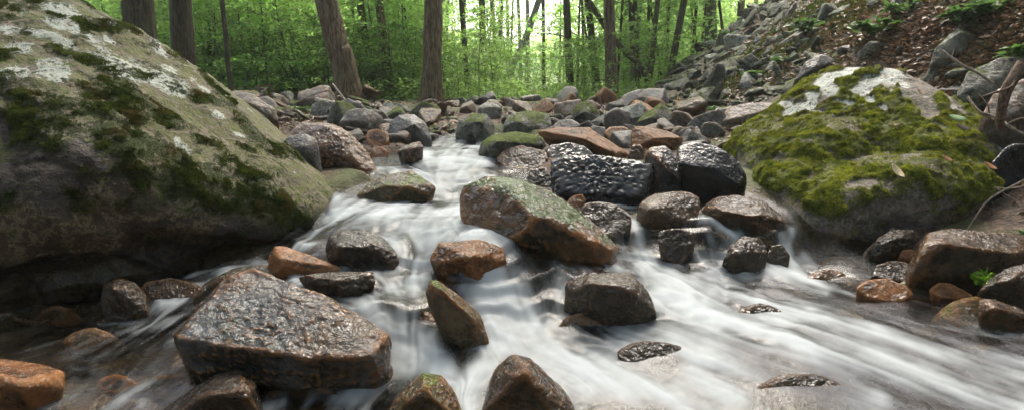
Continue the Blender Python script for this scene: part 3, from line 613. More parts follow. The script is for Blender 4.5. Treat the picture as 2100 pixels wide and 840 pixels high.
# moss: short tufts rooted on the mossy parts of each boulder
def moss_mat(name, a, b):
    t = NT(name); v = t.n('NewGeometry').outputs['Position']; n = t.noise(v,9,5,.7); n2 = t.noise(v,60,2,.6)
    c = t.mix(t.rng(t.math('ADD',t.math('MULTIPLY',n,.7),t.math('MULTIPLY',n2,.3)),.42,.58), b, a); c = t.mix(t.rng(t.noise(v,5,5,.7),.54,.64,0,.7), c, (.15,.105,.035))
    b_ = t.n('BsdfPrincipled', {'Base Color':c,'Roughness':.9,'Specular IOR Level':.2})
    tr = t.n('BsdfTranslucent', {'Color':c}); return t.fin(t.n('MixShader',{0:.25,1:b_.outputs[0],2:tr.outputs[0]}).outputs[0])
def tufts(name, W, F, mask, count, hgt, mat, parent, off):
    A = W[F]; n = np.cross(A[:,1]-A[:,0],A[:,2]-A[:,0]); ar = np.linalg.norm(n,axis=1); n /= ar[:,None]+1e-12
    cen = A.mean(1); px,py = project(cen)
    toc = CAM-cen; facing = (n*toc).sum(1)>-.3
    w = ar*np.clip((mask[F].mean(1)-.42)*3,0,1)*facing*(px>-150)*(px<2250)
    w *= np.clip(.04+sstep(-.12,.12,fbm(cen*8,4,.65)),0,1)
    idx = rng.choice(len(F), count, p=w/w.sum()); bc = rng.dirichlet([1,1,1],count)
    P = (A[idx]*bc[:,:,None]).sum(1); nn = n[idx]
    out = []; K = 3
    for k in range(K):
        dirv = nn*.8+rng.normal(size=(count,3))*.55+np.array([0,0,.15]); dirv /= np.linalg.norm(dirv,axis=1)[:,None]
        side = np.cross(dirv, rng.normal(size=(count,3))); side /= np.linalg.norm(side,axis=1)[:,None]
        h = hgt*rng.uniform(.4,1.3,count)[:,None]; wd = h*.22
        out += [P+side*wd-nn*.003, P-side*wd-nn*.003, P+dirv*h]
    V = np.stack(out,1).reshape(-1,3)-off; Fc = np.arange(len(V)).reshape(-1,3)
    return obj(name, mesh_np(name,V,Fc,False), mat, parent)
MMR = moss_mat('green_moss', (.38,.40,.045),(.10,.13,.02)); MML = moss_mat('dark_moss', (.13,.16,.03),(.035,.055,.014))
tufts('moss', RW, RF, Rmoss, 80000, .012, MMR, boR, cR)
tufts('moss', LW, LF, Lmoss, 60000, .011, MML, boL, np.array(boL.location))

# ------------------------------------------------------------------ ground sheet
ang = np.concatenate([np.arange(-180,-62,4.0), np.arange(-62,62,.22), np.arange(62,180.1,4.0)])
rad = np.concatenate([[.02,.4,.8],np.geomspace(1.1,14,300), np.geomspace(14.3,500,110)])
Ag,Rg = np.meshgrid(np.radians(ang),rad); X = (Rg*np.sin(Ag)).ravel(); Y = (Rg*np.cos(Ag)).ravel()
Z = ground(X,Y)
nA = len(ang); nR = len(rad); I = np.arange(nA*nR).reshape(nR,nA)
GF = np.stack([I[:-1,:-1],I[:-1,1:],I[1:,1:],I[1:,:-1]],-1).reshape(-1,4)[:,::-1]
gm = mesh_np('ground', np.stack([X,Y,Z],1), GF)
ch = channel(X,Y); fattr(gm,'bed',sstep(1.9,1.1,ch)*(Y<8))
t = NT('forest_soil'); v = t.n('NewGeometry').outputs['Position']
n1 = t.noise(v,.7,5,.6); n2 = t.noise(v,5,6,.65,.4); n3 = t.noise(v,24,4,.65)
vo = t.n('TexVoronoi',{'Vector':t.n('VectorMath',{0:v,1:t.n('VectorMath',{0:t.n('TexNoise',{'Vector':v,'Scale':6.0,'Detail':4.0}).outputs[1],1:(.25,.25,.25)},operation='MULTIPLY').outputs[0]},operation='ADD').outputs[0],'Scale':24.0,'Randomness':1.0}); lc = t.n('SeparateColor',{0:vo.outputs['Color']}).outputs[0]
leafc = t.mix(lc,(.045,.028,.018),(.13,.08,.05)); soil = t.mix(t.rng(n3,.35,.65),(.018,.012,.008),(.045,.028,.018))
col = t.mix(t.rng(n2,.42,.58), soil, leafc)
col = t.mix(t.rng(n1,.52,.60,0,.85), col, t.mix(n3,(.035,.045,.012),(.07,.085,.018)))
bed = t.n('Attribute',attribute_name='bed').outputs['Fac']
vb = t.n('TexVoronoi',{'Vector':v,'Scale':14.0}); bc = t.mix(t.n('SeparateColor',{0:vb.outputs['Color']}).outputs[1],(.028,.019,.011),(.12,.078,.042))
col = t.mix(bed, col, bc)
h = t.math('ADD',t.math('MULTIPLY',vo.outputs['Distance'],-1.0),t.math('ADD',n2,n3)); nr = t.bump(h,.7,.018)
t.fin(t.n('BsdfPrincipled',{'Base Color':col,'Roughness':t.rng(bed,0,1,.9,.35),'Normal':nr}).outputs[0])
obj('ground', gm, t.m, kind='structure')

# ------------------------------------------------------------------ water
us = np.linspace(-1.12,1.12,860); ys = np.geomspace(1.05,8.2,620)
U,YY = np.meshgrid(us,ys); X = (U*YY).ravel(); Y = YY.ravel()
Z = base(X,Y)
# smooth mounds where water slides over stones and lips
for px_,py_,rx,hz in [(960,500,.13,.035),(350,585,.12,.02),(1190,665,.13,.03),(560,560,.1,.02),(1690,815,.3,.02),(900,345,.12,.02),(980,340,.12,.02),(850,640,.12,.03),(1450,720,.25,.03),(1620,700,.3,.03)]:
    c_ = hit(px_,py_,base); Z = Z+hz*np.exp(-((X-c_[0])**2+(Y-c_[1])**2)/rx**2)
# the water comes down in small uneven steps over the hidden stones
Hs = .085; nz_ = .085*fbm(np.stack([X*2.0,Y*1.6,X*0],1),3)+.018*fbm(np.stack([X*7,Y*7,X*0],1),2)
fr_ = ((Z+nz_)/Hs)%1.0; stp = sstep(.50,.98,fr_)
stepw = sstep(2.3,2.9,Y)*sstep(6.0,5.2,Y)*sstep(1.3,.8,channel(X,Y))*sstep(1.9,1.3,X); Z = Z+.42*stepw*Hs*(stp-fr_)
fall = stepw*np.exp(-((fr_-.76)/.16)**2); tread = stepw*np.exp(-((fr_-.28)/.2)**2)
# currents: velocity field from the main current lines
q = np.stack([X,Y],1); qc = np.stack([_CX.ravel(),_CY.ravel()],1); vel = np.empty_like(qc)
for a in range(0,len(qc),12000):
    d2 = ((qc[a:a+12000,None]-FP[None])**2).sum(2)+.004
    w = FW[None]/d2**1.6; vel[a:a+12000] = (w@FT)/w.sum(1)[:,None]
vel /= np.linalg.norm(vel,axis=1)[:,None]+1e-9
Xc,Yc = qc[:,0],qc[:,1]
for (cx,cy,rx,ry) in DEFL[:34]:                       # part round the standing rocks
    dx = (Xc-cx)/(rx+.04); dy = (Yc-cy)/(ry+.04); r_ = np.hypot(dx,dy)+1e-6
    m = (r_<1.6); nx,ny = dx[m]/r_[m], dy[m]/r_[m]; dot = vel[m,0]*nx+vel[m,1]*ny
    k = np.where(dot<0,1,.35)*sstep(1.6,.9,r_[m]); vel[m,0] -= k*dot*nx; vel[m,1] -= k*dot*ny
vel /= np.linalg.norm(vel,axis=1)[:,None]+1e-9
V2 = vel.reshape(361,401,2)
def sampleV(P): return bil(V2, P[:,0], P[:,1])
NG = 1024; G1 = rng.random((NG,NG)).astype(np.float32)
def vn(P, cell):
    g = P/cell; i = np.floor(g).astype(int); f = g-i; f = f*f*(3-2*f); a,b = i[:,0]%NG, i[:,1]%NG; a1,b1 = (a+1)%NG,(b+1)%NG
    return (G1[a,b]*(1-f[:,0])+G1[a1,b]*f[:,0])*(1-f[:,1])+(G1[a,b1]*(1-f[:,0])+G1[a1,b1]*f[:,0])*f[:,1]
cells = (.016,.045,.12); acc = [np.zeros(len(X)) for _ in cells]; cnt = 0
for sgn in (1,-1):
    P = q.copy()
    for k in range(20):
        P = P+sampleV(P)*(.02*sgn)
        for j,c_ in enumerate(cells):
            if j<2 or k<7: acc[j] += vn(P+j*3.1,c_)
        cnt += 1
S = []
for a_ in acc:
    a_ = a_/cnt; s_ = (a_-a_.mean())/a_.std(); S.append(np.clip(s_,-2.5,2.5))
px,py = project(np.stack([X,Y,Z],1))
wob = vn(q+5,.12)*18-9+S[2]*3
px2, py2 = px+wob, py+vn(q+9,.12)*14-7
def stroke(pts):
    pts = [(a_,b_,w_*.9,i_) for a_,b_,w_,i_ in pts]
    best = np.zeros(len(X))
    for (a,b,w1,i1),(c,d_,w2,i2) in zip(pts[:-1],pts[1:]):
        L2 = (c-a)**2+(d_-b)**2; t_ = np.clip(((px2-a)*(c-a)+(py2-b)*(d_-b))/L2,0,1)
        dd = np.hypot(px2-a-t_*(c-a), py2-b-t_*(d_-b)); w = w1+(w2-w1)*t_; i_ = i1+(i2-i1)*t_
        best = np.maximum(best, i_*np.exp(-(dd/w)**2*.9))
    return best
ST = [
 [(985,300,40,.55),(925,330,40,.9),(860,345,45,.7),(800,345,25,.4)],[(1000,335,40,.75),(960,365,40,.8),(930,400,45,1),(905,430,50,1)],[(900,345,40,1),(895,380,30,.7),(930,410,40,.8)],
 [(880,430,50,.95),(870,490,45,.9),(850,540,36,.75),(830,580,34,.7)],[(690,395,14,.7),(700,420,22,.8),(760,425,40,.5),(860,430,50,.8)],[(700,440,20,.8),(665,462,14,.9),(630,490,16,.9),(610,505,10,.7)],
 [(720,440,30,.5),(820,460,40,.7),(850,500,40,.8)],[(930,450,36,.85),(985,500,40,.7),(1010,540,30,.7)],[(960,470,40,.7),(900,500,30,.6),(870,560,24,.6)],
 [(1010,560,30,.75),(1030,620,50,1),(1070,680,60,1),(1120,740,60,.9),(1200,800,50,.7)],[(1060,560,22,.6),(1075,620,26,.7),(1110,660,30,.8),(1160,690,30,.6)],[(960,590,30,.7),(1000,640,34,.9),(1020,700,40,1),(1000,740,30,.9),(960,800,36,1),(960,850,40,.9)],
 [(840,590,30,.5),(830,640,34,.55),(810,700,44,.75),(800,750,50,.9),(770,800,44,.8),(740,850,40,.6)],[(880,700,30,.7),(900,750,36,.95),(850,750,40,.8)],[(690,590,30,.45),(750,640,36,.6),(790,700,40,.7)],[(740,580,40,.5),(800,600,40,.5)],
 [(1310,460,16,.9),(1312,490,20,1),(1300,520,34,1),(1340,560,44,1),(1400,610,60,1),(1500,650,60,1.05),(1650,690,46,1.05),(1800,735,40,.95),(1950,785,40,.9),(2150,850,46,.8)],
 [(1270,520,30,.8),(1320,570,40,.85),(1420,580,40,.85),(1520,620,40,.8),(1620,640,26,.9),(1750,675,24,.9),(1900,710,24,.75),(2150,770,30,.6)],
 [(1290,690,34,.9),(1260,690,30,1),(1300,690,40,1),(1380,700,36,.85),(1500,740,36,.6)],[(1440,760,34,1),(1480,800,44,1),(1500,850,44,.9)],[(1500,745,40,.55),(1650,775,40,.45),(1800,830,40,.5)],
 [(1200,750,50,.95),(1280,780,44,.9),(1380,810,44,.9),(1480,850,50,.9)],[(1455,480,12,.8),(1462,505,14,.8),(1480,530,26,.8)],[(1608,480,9,.9),(1618,515,12,1),(1620,545,18,.9),(1660,560,22,.8),(1700,580,14,.6),(1770,610,8,.6)],
 [(1380,530,26,.8),(1440,550,40,.7),(1500,575,36,.6)],[(1530,455,20,.4),(1520,480,20,.4)],[(1580,560,24,.5),(1640,560,20,.8),(1700,595,12,.5)],
 [(1200,670,30,.8),(1160,640,26,.5),(1130,600,24,.4)],[(1100,600,30,.35),(1150,560,30,.3)],
 [(555,545,10,.7),(500,548,12,.55),(440,552,10,.6),(380,566,8,.6),(310,573,5,.6)],[(540,548,14,.6),(440,565,14,.8),(380,590,16,1),(345,620,20,.9),(320,650,30,.55),(270,690,24,.4),(190,720,18,.3),(90,745,12,.15)],
 [(420,600,16,.35),(350,650,18,.35),(300,690,16,.2)],[(350,770,10,.5),(260,810,12,.4),(200,850,12,.4)],
 [(560,830,14,.35),(640,815,14,.4),(720,815,20,.6)],[(1850,700,10,.4),(1960,740,10,.4),(2100,780,12,.4)],[(1800,640,6,.35),(1900,665,6,.35),(2100,690,7,.4)],[(2030,655,4,.7),(2100,665,5,.8)],
 [(740,520,0.1,.0),(745,525,.1,0)],[(600,560,14,.4),(640,548,10,.5)],[(1680,545,20,.3),(1660,530,16,.5)],[(1100,745,30,.7),(1150,760,30,.9)],
]
dens = np.zeros(len(X))
for s_ in ST: 
    v_ = stroke(s_); dens = dens+v_*(1-np.clip(dens,0,1)*.8)
dens = np.clip(dens*(1+.25*fall-.30*tread),0,1.15)
faint = .05*sstep(-.2,1.6,S[1])*np.clip(channel(X,Y)<1.3,0,1)
cl_ = fbm(np.stack([X*3.2,Y*3.2,X*0],1),4)
for (cx,cy,rx,ry) in DEFL[:34]:
    r_ = np.hypot((X-cx)/(rx+.02),(Y-cy)/(ry+.02)); k_ = np.exp(-((r_-1.0)/.16)**2); dens = np.maximum(dens, np.minimum(dens+.38*k_*(.4+1.5*cl_), 1.1)*(channel(X,Y)<1.5))
mix_ = .30*S[1]+.08*S[0]+.40*S[2]+1.5*cl_
foam = dens*(.54+.40*mix_*(1.35-dens))+.10*mix_*dens
foam = np.clip(sstep(.0,.95,foam)*.97+faint,0,.96)
# foam does not lie on the still quarter at the right
Z = Z+(.0014*S[1]+.0004*S[0]+.0028*S[2]+.014*cl_)*(.25+.75*np.clip(dens,0,1))*(.5+.5*sstep(1.2,3.5,Y))
Gz = ground(X,Y,False)
ok = (Z>Gz-.03)&(channel(X,Y)<2.6)
I = np.arange(len(X)).reshape(len(ys),len(us))
WF = np.stack([I[:-1,:-1],I[:-1,1:],I[1:,1:],I[1:,:-1]],-1).reshape(-1,4)
WF = WF[ok[WF].any(1)]; used = np.unique(WF); mp = np.full(len(X),-1); mp[used] = np.arange(len(used))
wm = mesh_np('stream_water', np.stack([X,Y,Z],1)[used], mp[WF])
fattr(wm,'foam',foam[used]); fattr(wm,'deep',np.clip(sstep(.05,.6,dens)+.12,0,1)[used])
t = NT('silky_stream_water')
fo = t.n('Attribute',attribute_name='foam').outputs['Fac']; v = t.n('NewGeometry').outputs['Position']
n = t.noise(v,26,3,.5,.5); n2 = t.noise(v,7,3,.5); nr = t.bump(t.math('ADD',t.math('MULTIPLY',n,.35),t.math('MULTIPLY',n2,1.5)),.35,.012)
fr = t.n('Fresnel',{'IOR':1.33,'Normal':nr}).outputs[0]
tr = t.n('BsdfTransparent',{'Color':t.mix(t.n('Attribute',attribute_name='deep').outputs['Fac'],(.80,.74,.58),(.20,.22,.20))}); gl = t.n('BsdfGlossy',{'Color':(1,1,1),'Roughness':.22,'Normal':nr})
clear = t.n('MixShader',{0:t.math('MULTIPLY',fr,.65,True),1:tr.outputs[0],2:gl.outputs[0]}).outputs[0]
wd = t.n('BsdfDiffuse',{'Color':(.60,.64,.655)}); wt = t.n('BsdfTranslucent',{'Color':(.60,.64,.645)})
white = t.n('MixShader',{0:.35,1:wd.outputs[0],2:wt.outputs[0]}).outputs[0]
t.fin(t.n('MixShader',{0:fo,1:clear,2:white}).outputs[0])
obj('stream_water', wm, t.m, kind='structure')
# ------------------------------------------------------------------ scattered stones
def stone_mesh(name, dims, seed, p=26, sub=4, strata=1.0, npt=13, amp=1.0):
    r_ = np.random.default_rng(seed); q = r_.normal(size=(npt,3)); q /= np.linalg.norm(q,axis=1)[:,None]
    q = np.sign(q)*np.abs(q)**.6; q *= np.array(dims)/2*r_.uniform(.8,1.1,(npt,1))
    c,D,r,F = gauge(q, sub, p*2.5 if p>12 else p, 1, 10 if p>12 else 0); V = D*r[:,None]; s = r.mean()
    V = add_rock_noise(V, s, amp, strata, seed, (0,.1,1)); return mesh_np(name, V, F)
SLAB = [stone_mesh('slab',(1,.34+.09*(k%4),.15+.04*(k%3)),100+k,40,4,2.0) for k in range(12)]
CHUNK = [stone_mesh('chunk',(1,.8,.55+.06*(k%4)),200+k,34,4,1.0) for k in range(9)]
COB = [stone_mesh('cobble',(1,.8,.65),300+k,11,4,0,16,.7) for k in range(5)]
def inpoly(x,y,P):
    c = False; j = len(P)-1
    for i in range(len(P)):
        if (P[i][1]>y)!=(P[j][1]>y) and x < (P[j][0]-P[i][0])*(y-P[i][1])/(P[j][1]-P[i][1])+P[i][0]: c = not c
        j = i
    return c
def matcopy(me, mat):
    m2 = me.copy(); m2.materials.clear(); m2.materials.append(M[mat]); return m2
_mc = {}
def mm(me, mat):
    if (me.name,mat) not in _mc: _mc[(me.name,mat)] = matcopy(me,mat)
    return _mc[(me.name,mat)]
placed = []
def scatter(n, poly, size, meshes, mats, name, label, group, tiltmode, sink=.25, avoid=True, sep=.55, f=ground):
    xs=[p[0] for p in poly]; ys_=[p[1] for p in poly]; k=0; tries=0
    while k<n and tries<n*14:
        tries += 1
        px_,py_ = rng.uniform(min(xs),max(xs)), rng.uniform(min(ys_),max(ys_))
        if not inpoly(px_,py_,poly): continue
        P = hit(px_,py_,f,60,500); y = P[1]
        if y>28: continue
        s = size(rng)*y/FPX
        if any((P[0]-a)**2+(P[1]-b)**2<((s+c)*.5*sep)**2 for a,b,c in placed): continue
        if avoid and any(abs(P[0]-a)<c*.8 and abs(P[1]-b)<d_*.8 for a,b,c,d_ in HERO): continue
        me = mm(meshes[rng.integers(len(meshes))], mats[rng.integers(len(mats))])
        o = obj(name, me, None, None, (P[0],P[1],P[2]+s*(.12-sink*.3+(.22*rng.random() if tiltmode=='flat' and sink<.5 else 0))), label=label, category='rock', group=group)
        o.scale = (s*rng.uniform(.85,1.15), s*rng.uniform(.85,1.15), s*rng.uniform(.8,1.2))
        yaw = rng.uniform(0,6.28)
        base_ = Matrix.Rotation(-R(38),3,'Y') if tiltmode=='slope' and hill(np.array([P[0]]),np.array([P[1]]))[0]>.35 else Matrix.Identity(3)
        loc_ = Matrix.Rotation(yaw,3,'Z')@Matrix.Rotation(rng.normal(0,.42),3,'X')@Matrix.Rotation(rng.normal(0,.42),3,'Y')
        o.rotation_euler = (base_@loc_).to_euler(); placed.append((P[0],P[1],s)); k += 1
    return k
LN = lambda a,b: (lambda r: float(np.clip(r.lognormal(math.log(a),b),a*.5,a*1.8)))
SLOPE = [(1330,205),(1390,140),(1470,60),(1560,0),(1660,0),(1690,60),(1700,110),(1600,200),(1480,235),(1380,240)]
n0 = scatter(170, SLOPE, LN(48,.38), SLAB+CHUNK[:3], ['greygreen','greygreen','mossgrey','pale'], 'scree_slab','grey-green lichened slab among the loose scree at the foot of the right slope','scree slabs on the right slope','slope',sep=.36)
n1 = scatter(45, [(1560,0),(1700,0),(2100,0),(2140,110),(2100,130),(1990,120),(1880,130),(1700,110),(1620,150)], LN(40,.35), SLAB+CHUNK[:3], ['greygreen','grey','mossgrey'], 'slope_slab','grey stone half buried in brown leaf litter high on the right slope','stones in the leaf litter of the right slope','slope')
n2 = scatter(42, [(1800,125),(2140,90),(2160,330),(2070,300),(1990,230),(1880,140)], LN(54,.35), SLAB[:6]+CHUNK, ['greygreen','grey','mossgrey','greygreen'], 'slope_block','grey-brown block piled on the slope behind the mossy boulder at right','blocks piled behind the right boulder','slope')
n2b = scatter(36, [(2100,60),(3100,-200),(3300,500),(2350,520),(2140,330)], LN(80,.35), SLAB[:6]+CHUNK, ['greygreen','grey','mossgrey','greygreen'], 'slope_block','grey-brown block on the lower slope at the right edge','blocks of the lower right slope','slope',sep=.5)
n3 = scatter(140, [(470,205),(560,190),(650,190),(780,215),(930,235),(950,285),(880,300),(760,330),(700,300),(720,270),(640,250),(560,260)], LN(48,.38), CHUNK+SLAB[:8], ['pink','grey','mossgrey','wetbrown','mossy','grey'], 'bank_stone','brown-grey broken stone in the jumble of the left bank','broken stones of the left bank','flat',sep=.36)
n4 = scatter(85, [(900,212),(1120,205),(1250,205),(1340,215),(1480,240),(1540,285),(1430,330),(1320,310),(1220,290),(1100,262),(1010,262)], LN(44,.38), CHUNK+SLAB[:4]+COB, ['grey','pink','rust','slate','wetbrown','mossgrey'], 'bank_stone','loose grey or brown stone in the rock field between the mossy boulders and the trees','loose stones of the right bank','flat',sep=.38)
n5 = scatter(24, [(1150,300),(1500,320),(1600,420),(1560,480),(1300,470),(1180,420)], LN(34,.3), CHUNK+COB, ['wetdark','wetbrown','wetdark'], 'wet_cobble','small wet cobble wedged in the gaps of the rock row above the little waterfalls','wet cobbles filling the rock row','flat', sink=.6)
n6 = scatter(26, [(1650,520),(1900,520),(2000,590),(2130,600),(2130,690),(1950,650),(1700,580)], LN(24,.3), CHUNK+COB, ['wetbrown','wetdark','orange'], 'wet_cobble','small wet stone at the edge of the quiet pool on the right','wet stones by the quiet pool','flat', sink=.6)
# stones too many to count: one mesh of rubble and gravel
def lowstone(seed):
    r_ = np.random.default_rng(seed); D,F = ico(1); q = r_.normal(size=(10,3)); c,N,H = planes_of(q/np.linalg.norm(q,axis=1)[:,None])
    g = np.maximum(0,D@N.T)/H[None]; r = 1/((g**16).sum(1)**(1/16)); return D*r[:,None], F
LS = [lowstone(k+500) for k in range(8)]
def rubble(name, polys, mat, label):
    Vs=[];Fs=[];k0=0
    for (n,poly,sz) in polys:
        xs=[p[0] for p in poly]; ys_=[p[1] for p in poly]
        for _ in range(n):
            a,b = rng.uniform(min(xs),max(xs)), rng.uniform(min(ys_),max(ys_))
            if not inpoly(a,b,poly): continue
            P = hit(a,b,ground,40,260)
            s = rng.lognormal(math.log(sz),.4)*P[1]/FPX*.5
            if P[1]>26: continue
            D,F = LS[rng.integers(8)]; m = np.array(Matrix.Rotation(rng.uniform(0,6.3),3,'Z')@Matrix.Rotation(rng.normal(-.3 if P[0]>2.8 else 0,.4),3,'Y'))
            V = (D*np.array([1,.75,.42])*s)@m.T+P; Vs.append(V); Fs.append(F+k0); k0 += len(V)
    o = obj(name, mesh_np(name,np.vstack(Vs),np.vstack(Fs),False), M[mat], kind='stuff', label=label, category='stones'); return o
rubble('rubble',[(2200,SLOPE,19),(300,[(1560,0),(2100,0),(2140,320),(1880,140),(1700,110)],13)],'greygreen','loose rubble and small broken slabs covering the right slope')
rubble('gravel',[(900,[(430,200),(560,185),(930,232),(960,290),(760,335),(690,300),(560,250)],12),(1300,[(900,214),(1120,207),(1340,207),(1500,235),(1560,300),(1430,330),(1220,300),(1010,275)],12)],'grey','small broken stones filling the gaps of both banks')
rubble('stream_gravel',[(500,[(-100,640),(380,600),(420,700),(330,860),(-150,860)],20),(350,[(1640,545),(2150,590),(2200,760),(1800,640)],18),(150,[(560,540),(780,560),(780,640),(600,620)],16)],'wetbrown','brown gravel on the stream bed under clear water')

# ------------------------------------------------------------------ trees
def tube(pts, rad, nseg=12, bark=0.0, seed=0, cap=True):
    pts = np.asarray(pts,float); n = len(pts); T = np.gradient(pts,axis=0); T /= np.linalg.norm(T,axis=1)[:,None]+1e-9
    ref = np.array([1.,0,0]) if abs(T[0][0])<.8 else np.array([0,1.,0]); A = np.cross(T,ref); A /= np.linalg.norm(A,axis=1)[:,None]; B = np.cross(T,A)
    th = np.linspace(0,2*math.pi,nseg,endpoint=False)
    ring = A[:,None]*np.cos(th)[None,:,None]+B[:,None]*np.sin(th)[None,:,None]
    rad = np.asarray(rad,float)[:,None]*np.ones((1,nseg))
    if bark:
        arc = np.concatenate([[0],np.cumsum(np.linalg.norm(np.diff(pts,axis=0),axis=1))])
        q = np.stack([np.cos(th)[None]*np.ones((n,1))*3.2, np.sin(th)[None]*np.ones((n,1))*3.2, arc[:,None]*1.1*np.ones((1,nseg))],-1).reshape(-1,3)+seed*3.3
        rad = rad*(1+bark*(fbm(q*1.0,3)+.6*ridged(q*np.array([1.6,1.6,1.3]),2)).reshape(n,nseg))
    V = (pts[:,None]+ring*rad[:,:,None]).reshape(-1,3)
    I = np.arange(n*nseg).reshape(n,nseg); J = np.roll(I,-1,1)
    F = np.stack([I[:-1],J[:-1],J[1:],I[1:]],-1).reshape(-1,4); return V,F
def tubes(lst, **k):
    Vs=[];Fs=[];k0=0
    for p,r in lst:
        V,F = tube(p,r,**k); Vs.append(V); Fs.append(F+k0); k0+=len(V)
    return np.vstack(Vs),np.vstack(Fs)
def curve(pts, m=24):
    pts = np.asarray(pts,float); t_ = np.linspace(0,len(pts)-1,m); i = np.clip(t_.astype(int),0,len(pts)-2); f = (t_-i)[:,None]
    P = np.vstack([2*pts[:1]-pts[1:2],pts,2*pts[-1:]-pts[-2:-1]]); a,b,c,d_ = P[i],P[i+1],P[i+2],P[i+3]
    return .5*(2*b+(c-a)*f+(2*a-5*b+4*c-d_)*f*f+(3*b-a-3*c+d_)*f**3)
def bark_mat(name,a,b,sc=1.0,green=.0):
    t = NT(name); v0 = t.n('NewGeometry').outputs['Position']; v = t.n('Mapping',{'Vector':v0,'Scale':(1,1,.16)}).outputs[0]
    n1 = t.noise(v,26*sc,5,.65,.6); n2 = t.noise(v0,3,4,.6); n3 = t.noise(v0,40,3,.6)
    c = t.mix(t.rng(n1,.4,.6),a,b); c = t.mix(t.rng(n2,.5,.7,0,.4),c,(.12,.12,.085)); 
    if green: c = t.mix(t.math('MULTIPLY',t.rng(n2,.4,.6),green),c,(.06,.085,.025))
    nr = t.bump(t.math('ADD',n1,t.math('MULTIPLY',n3,.3)),1.0,.03)
    return t.fin(t.n('BsdfPrincipled',{'Base Color':c,'Roughness':.9,'Normal':nr,'Specular IOR Level':.2}).outputs[0])
BK_BROWN = bark_mat('brown_furrowed_bark',(.065,.044,.028),(.22,.16,.105))
BK_DARK = bark_mat('dark_bark',(.036,.028,.020),(.105,.083,.058),1.2,.25)
BK_GREY = bark_mat('grey_bark',(.09,.085,.072),(.20,.19,.165),1.3,.3)
WOOD = bark_mat('bleached_dead_wood',(.20,.16,.125),(.36,.30,.24),2.0); ROOT = bark_mat('red_brown_root',(.10,.065,.045),(.24,.17,.13),1.6)
def leaf_mat(name,a,b,ta,tb,tf=.55):
    t = NT(name); lv = t.n('Attribute',attribute_name='lv').outputs['Fac']; rnd = t.n('ObjectInfo').outputs['Random']
    k = t.math('ADD',t.math('MULTIPLY',lv,.45),t.math('MULTIPLY',rnd,.55))
    d_ = t.n('BsdfPrincipled',{'Base Color':t.mix(k,a,b),'Roughness':.45,'Specular IOR Level':.35})
    tr = t.n('BsdfTranslucent',{'Color':t.mix(k,ta,tb)})
    return t.fin(t.n('MixShader',{0:tf,1:d_.outputs[0],2:tr.outputs[0]}).outputs[0])
LEAF = leaf_mat('forest_leaf',(.09,.17,.03),(.16,.23,.04),(.22,.48,.09),(.50,.70,.20))
LEAF_NEAR = leaf_mat('understory_leaf',(.08,.165,.040),(.15,.23,.045),(.27,.54,.10),(.52,.74,.18))
LEAF_FAR = leaf_mat('distant_leaf',(.10,.17,.03),(.17,.23,.05),(.32,.58,.14),(.60,.78,.28))
SHADE_LEAF = leaf_mat('shade_leaf',(.045,.075,.03),(.08,.11,.045),(.10,.15,.05),(.20,.26,.10),.35)  # darker leaf for the unseen limbs and woods added as shade
LEAF_LOW = leaf_mat('low_shrub_leaf',(.05,.11,.03),(.10,.16,.035),(.10,.26,.04),(.28,.44,.07),.45)
def leaves_mesh(name, C, size, flat=.55, dirs=None, lv=None, wide=.55):
    n = len(C); d_ = rng.normal(size=(n,3))*np.array([1,1,.35]) if dirs is None else dirs+rng.normal(size=(n,3))*.45
    d_ /= np.linalg.norm(d_,axis=1)[:,None]
    nn = rng.normal(size=(n,3))*flat+np.array([0,0,1.]); sd = np.cross(d_,nn); sd /= np.linalg.norm(sd,axis=1)[:,None]+1e-9
    up = np.cross(sd,d_); L = (size*rng.uniform(.6,1.35,n))[:,None]; w_ = L*wide*.5
    V = np.stack([C, C+d_*L*.45+sd*w_+up*L*.08, C+d_*L-up*L*.05, C+d_*L*.45-sd*w_+up*L*.08],1).reshape(-1,3)
    F = np.arange(4*n).reshape(n,4); me = mesh_np(name,V,F,False)
    fattr(me,'lv',np.repeat(np.clip(rng.random(n)*.7+(rng.random(n)*.3 if lv is None else lv*.3),0,1),4)); return me
def sapling(h, r, n_br, per, leaf, seed, low=.12, stem=.035, lean=.05):
    """returns (trunk mesh, crown mesh): tapered stem, limbs, flat sprays of leaves"""
    g = np.random.default_rng(seed); L_ = []
    top = np.array([g.normal(0,lean)*h, g.normal(0,lean)*h, h]); mid = top*.5+np.append(g.normal(0,.04*h,2),0)
    st = curve([(0,0,-.15),mid,top],18); L_.append((st, np.linspace(stem*h/5, .006,18)))
    C=[];Dd=[]
    for k in range(n_br):
        f = low+(1-low)*((k+.5)/n_br)**.85; p0 = st[min(17,int(f*17))]; a = k*2.4+g.normal(0,.4); ln = r*(1.05-.55*f)*g.uniform(.6,1.2)
        up = g.uniform(.02,.35); dr = np.array([math.cos(a),math.sin(a),up]); e = p0+dr*ln; e[2] -= .12*ln
        br = curve([p0,p0+dr*ln*.5+np.array([0,0,.06*ln]),e],8); L_.append((br,np.linspace(.007*h/5+.002,.0015,8)))
        sidev = np.array([-math.sin(a),math.cos(a),0]); m = int(per*g.uniform(.6,1.3)); t_ = g.uniform(.15,1.08,m)
        s_ = g.normal(0,.26,m)*ln*(.35+.65*np.sin(np.clip(t_,0,1)*2.6)); base_ = p0+(e-p0)*t_[:,None]+np.array([0,0,1])*(.10*ln*np.sin(np.clip(t_,0,1)*3))[:,None]
        C.append(base_+sidev*s_[:,None]+np.array([0,0,1])*(g.normal(0,.055,m)*ln-.12*np.abs(s_))[:,None]); Dd.append(np.tile(dr*.6,(m,1))+sidev*np.sign(s_)[:,None]*.7)
    V,F = tubes(L_,nseg=6); return mesh_np('trunk',V,F), leaves_mesh('crown',np.vstack(C),leaf,.4,np.vstack(Dd))
